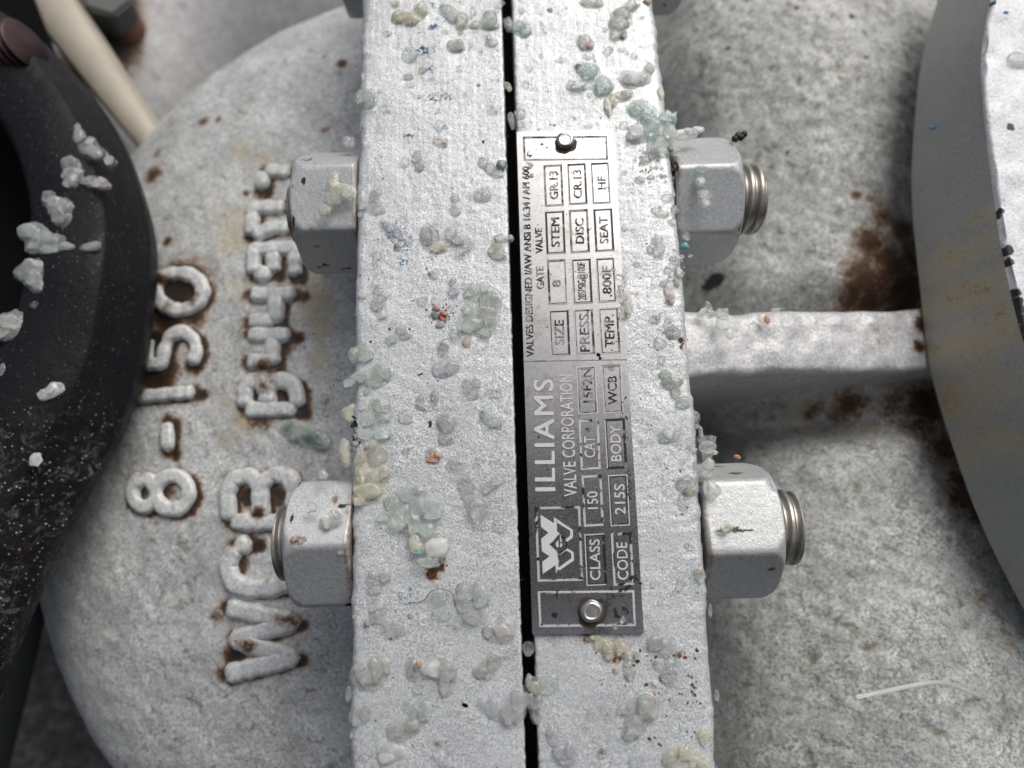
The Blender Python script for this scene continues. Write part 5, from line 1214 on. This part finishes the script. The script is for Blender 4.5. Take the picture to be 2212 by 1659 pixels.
flecks('rust_flecks', brn, 'rust brown specks on the painted strips', [('A3', 765, 370, 8, 14, 8, .26), ('A4', 780, 40, 30, 20, 16, .26), ('A3', 850, 1600, 20, 20, 12, .28), ('B4', 1460, 980, 20, 60, 8, .26), ('B4', 780, 720, 50, 30, 14, .3), ('A1', 320, 1390, 60, 30, 12, .1), ('A1', 560, 1170, 20, 15, 8, .16), ('B2', 740, 1330, 8, 30, 8, .3), ('A3', 190, 610, 16, 14, 8, .3), ('A2', 415, 1205, 12, 8, 5, .2), ('A4', 420, 578, 8, 5, 4, .2), ('B1', 1100, 1490, 25, 12, 8, .2), ('B4', 560, 500, 50, 12, 16, .3), ('B4', 620, 210, 12, 16, 6, .26)], 0.0001, 1.8)
flecks('red_flecks', redm, 'dark red specks around the stained grain on the left strip', [('A2', 860, 1090, 50, 50, 60, .2), ('A2', 830, 1180, 16, 12, 10, .26), ('A2', 930, 1180, 24, 26, 16, .1), ('A2', 885, 1305, 8, 6, 3, .2), ('B4', 1370, 680, 14, 16, 9, .42), ('B4', 1065, 950, 3, 6, 2, .3), ('B4', 1180, 915, 6, 8, 3, .26), ('B4', 1490, 670, 5, 10, 3, .26)], 0.0, 1.6)
for (u, v, z, r, lab) in [(2012, 281, -0.022, .9, 'bright blue paint chip on the grey rim'), (1862, 309, -0.048, .7, 'bright blue chip on the bonnet casting left of the grey rim'), (2170, 34, -0.0055, .7, 'blue speck on the white flange face near its chipped edge')]:
    c = at(u, v, z); V = JV * (1 + 0.3 * (nrs.rand(len(JV), 1) - .5)) * np.array([r * 0.001, r * 0.0006, r * 0.0003])
    o = link('paint_chip', pymesh('paint_chip', V, JF), lblue); o.location = tuple(c + np.array([-0.0004, 0, 0.0012])); tag(o, lab, 'paint chip', 'bright blue paint chips')
c = at(1598, 300, -0.004)
V = np.concatenate([JV * 0.0007 * (1 + .4 * nrs.rand(len(JV), 1)) + np.array([i * 0.0008 - 0.0012, (i % 2) * 0.0006 + i * 0.0002, 0]) for i in range(4)])
o = link('black_grit', pymesh('black_grit', V, [tuple(k + i * len(JV) for k in f) for i in range(4) for f in JF]), inkm); o.location = tuple(c); tag(o, 'clot of black grit on the outer corner of the upper right nut', 'grit')

hairm = simple('brown_hair', (0.07, 0.035, 0.025), 0.4)
hp = [(565, 270), (610, 273), (655, 270), (695, 258), (725, 235), (745, 200), (770, 172), (810, 157), (860, 156), (905, 163), (940, 182), (962, 210), (974, 250), (980, 300)]
tag(tube('curled_hair', catmull([wat('A4', x, y, 0.0004 + 0.0009 * math.sin(i / 13 * math.pi)) for i, (x, y) in enumerate(hp)], 6), 0.000085, hairm, None, 6), 'thin brown curled hair lying on the left strip under the rust stain', 'hair')
glass = NT('clear_filament').set(Base_Color=(0.93, 0.95, 0.96), Roughness=0.06, IOR=1.45, Transmission_Weight=0.75)
fp = [at(1846, 1506, -0.006), at(1900, 1496, -0.007), at(1960, 1483, -0.009), at(2010, 1475, -0.012), at(2045, 1477, -0.016), at(2090, 1493, -0.024), at(2150, 1520, -0.034), at(2240, 1560, -0.044), at(2400, 1640, -0.05)]
fpp = catmull(fp, 8)
tag(tube('plastic_filament', fpp, [0.00048] * len(fpp), glass, None, 14), 'clear plastic filament sticking out over the lower bonnet casting', 'filament')

# ------------------------------------------------------------------ the phone that takes the picture: its dark back shows in the polished name plate
bm = bmesh.new(); bmesh.ops.create_cube(bm, size=1); bmesh.ops.scale(bm, vec=(0.160, 0.085, 0.010), verts=bm.verts)
bmesh.ops.bevel(bm, geom=[e for e in bm.edges if abs(e.verts[0].co.z - e.verts[1].co.z) > 0.004], offset=0.010, segments=6, affect='EDGES')
bmesh.ops.bevel(bm, geom=[e for e in bm.edges if abs(e.verts[0].co.z - e.verts[1].co.z) < 0.0001 and e.calc_length() > 0.0], offset=0.0012, segments=2, affect='EDGES')
me = bpy.data.meshes.new('smartphone'); bm.to_mesh(me); bm.free()
o = link('smartphone', me, MAT['phone'], None, False)
pc = CAM - FW * 0.022 + RT * 0.01 + UP * 0.016
R_ = Matrix(((RT[0], UP[0], -FW[0]), (RT[1], UP[1], -FW[1]), (RT[2], UP[2], -FW[2])))
o.matrix_world = Matrix.Translation(Vector(pc)) @ R_.to_4x4()
tag(o, 'dark smartphone held above the valve, mirrored in the lower name plate', 'smartphone')
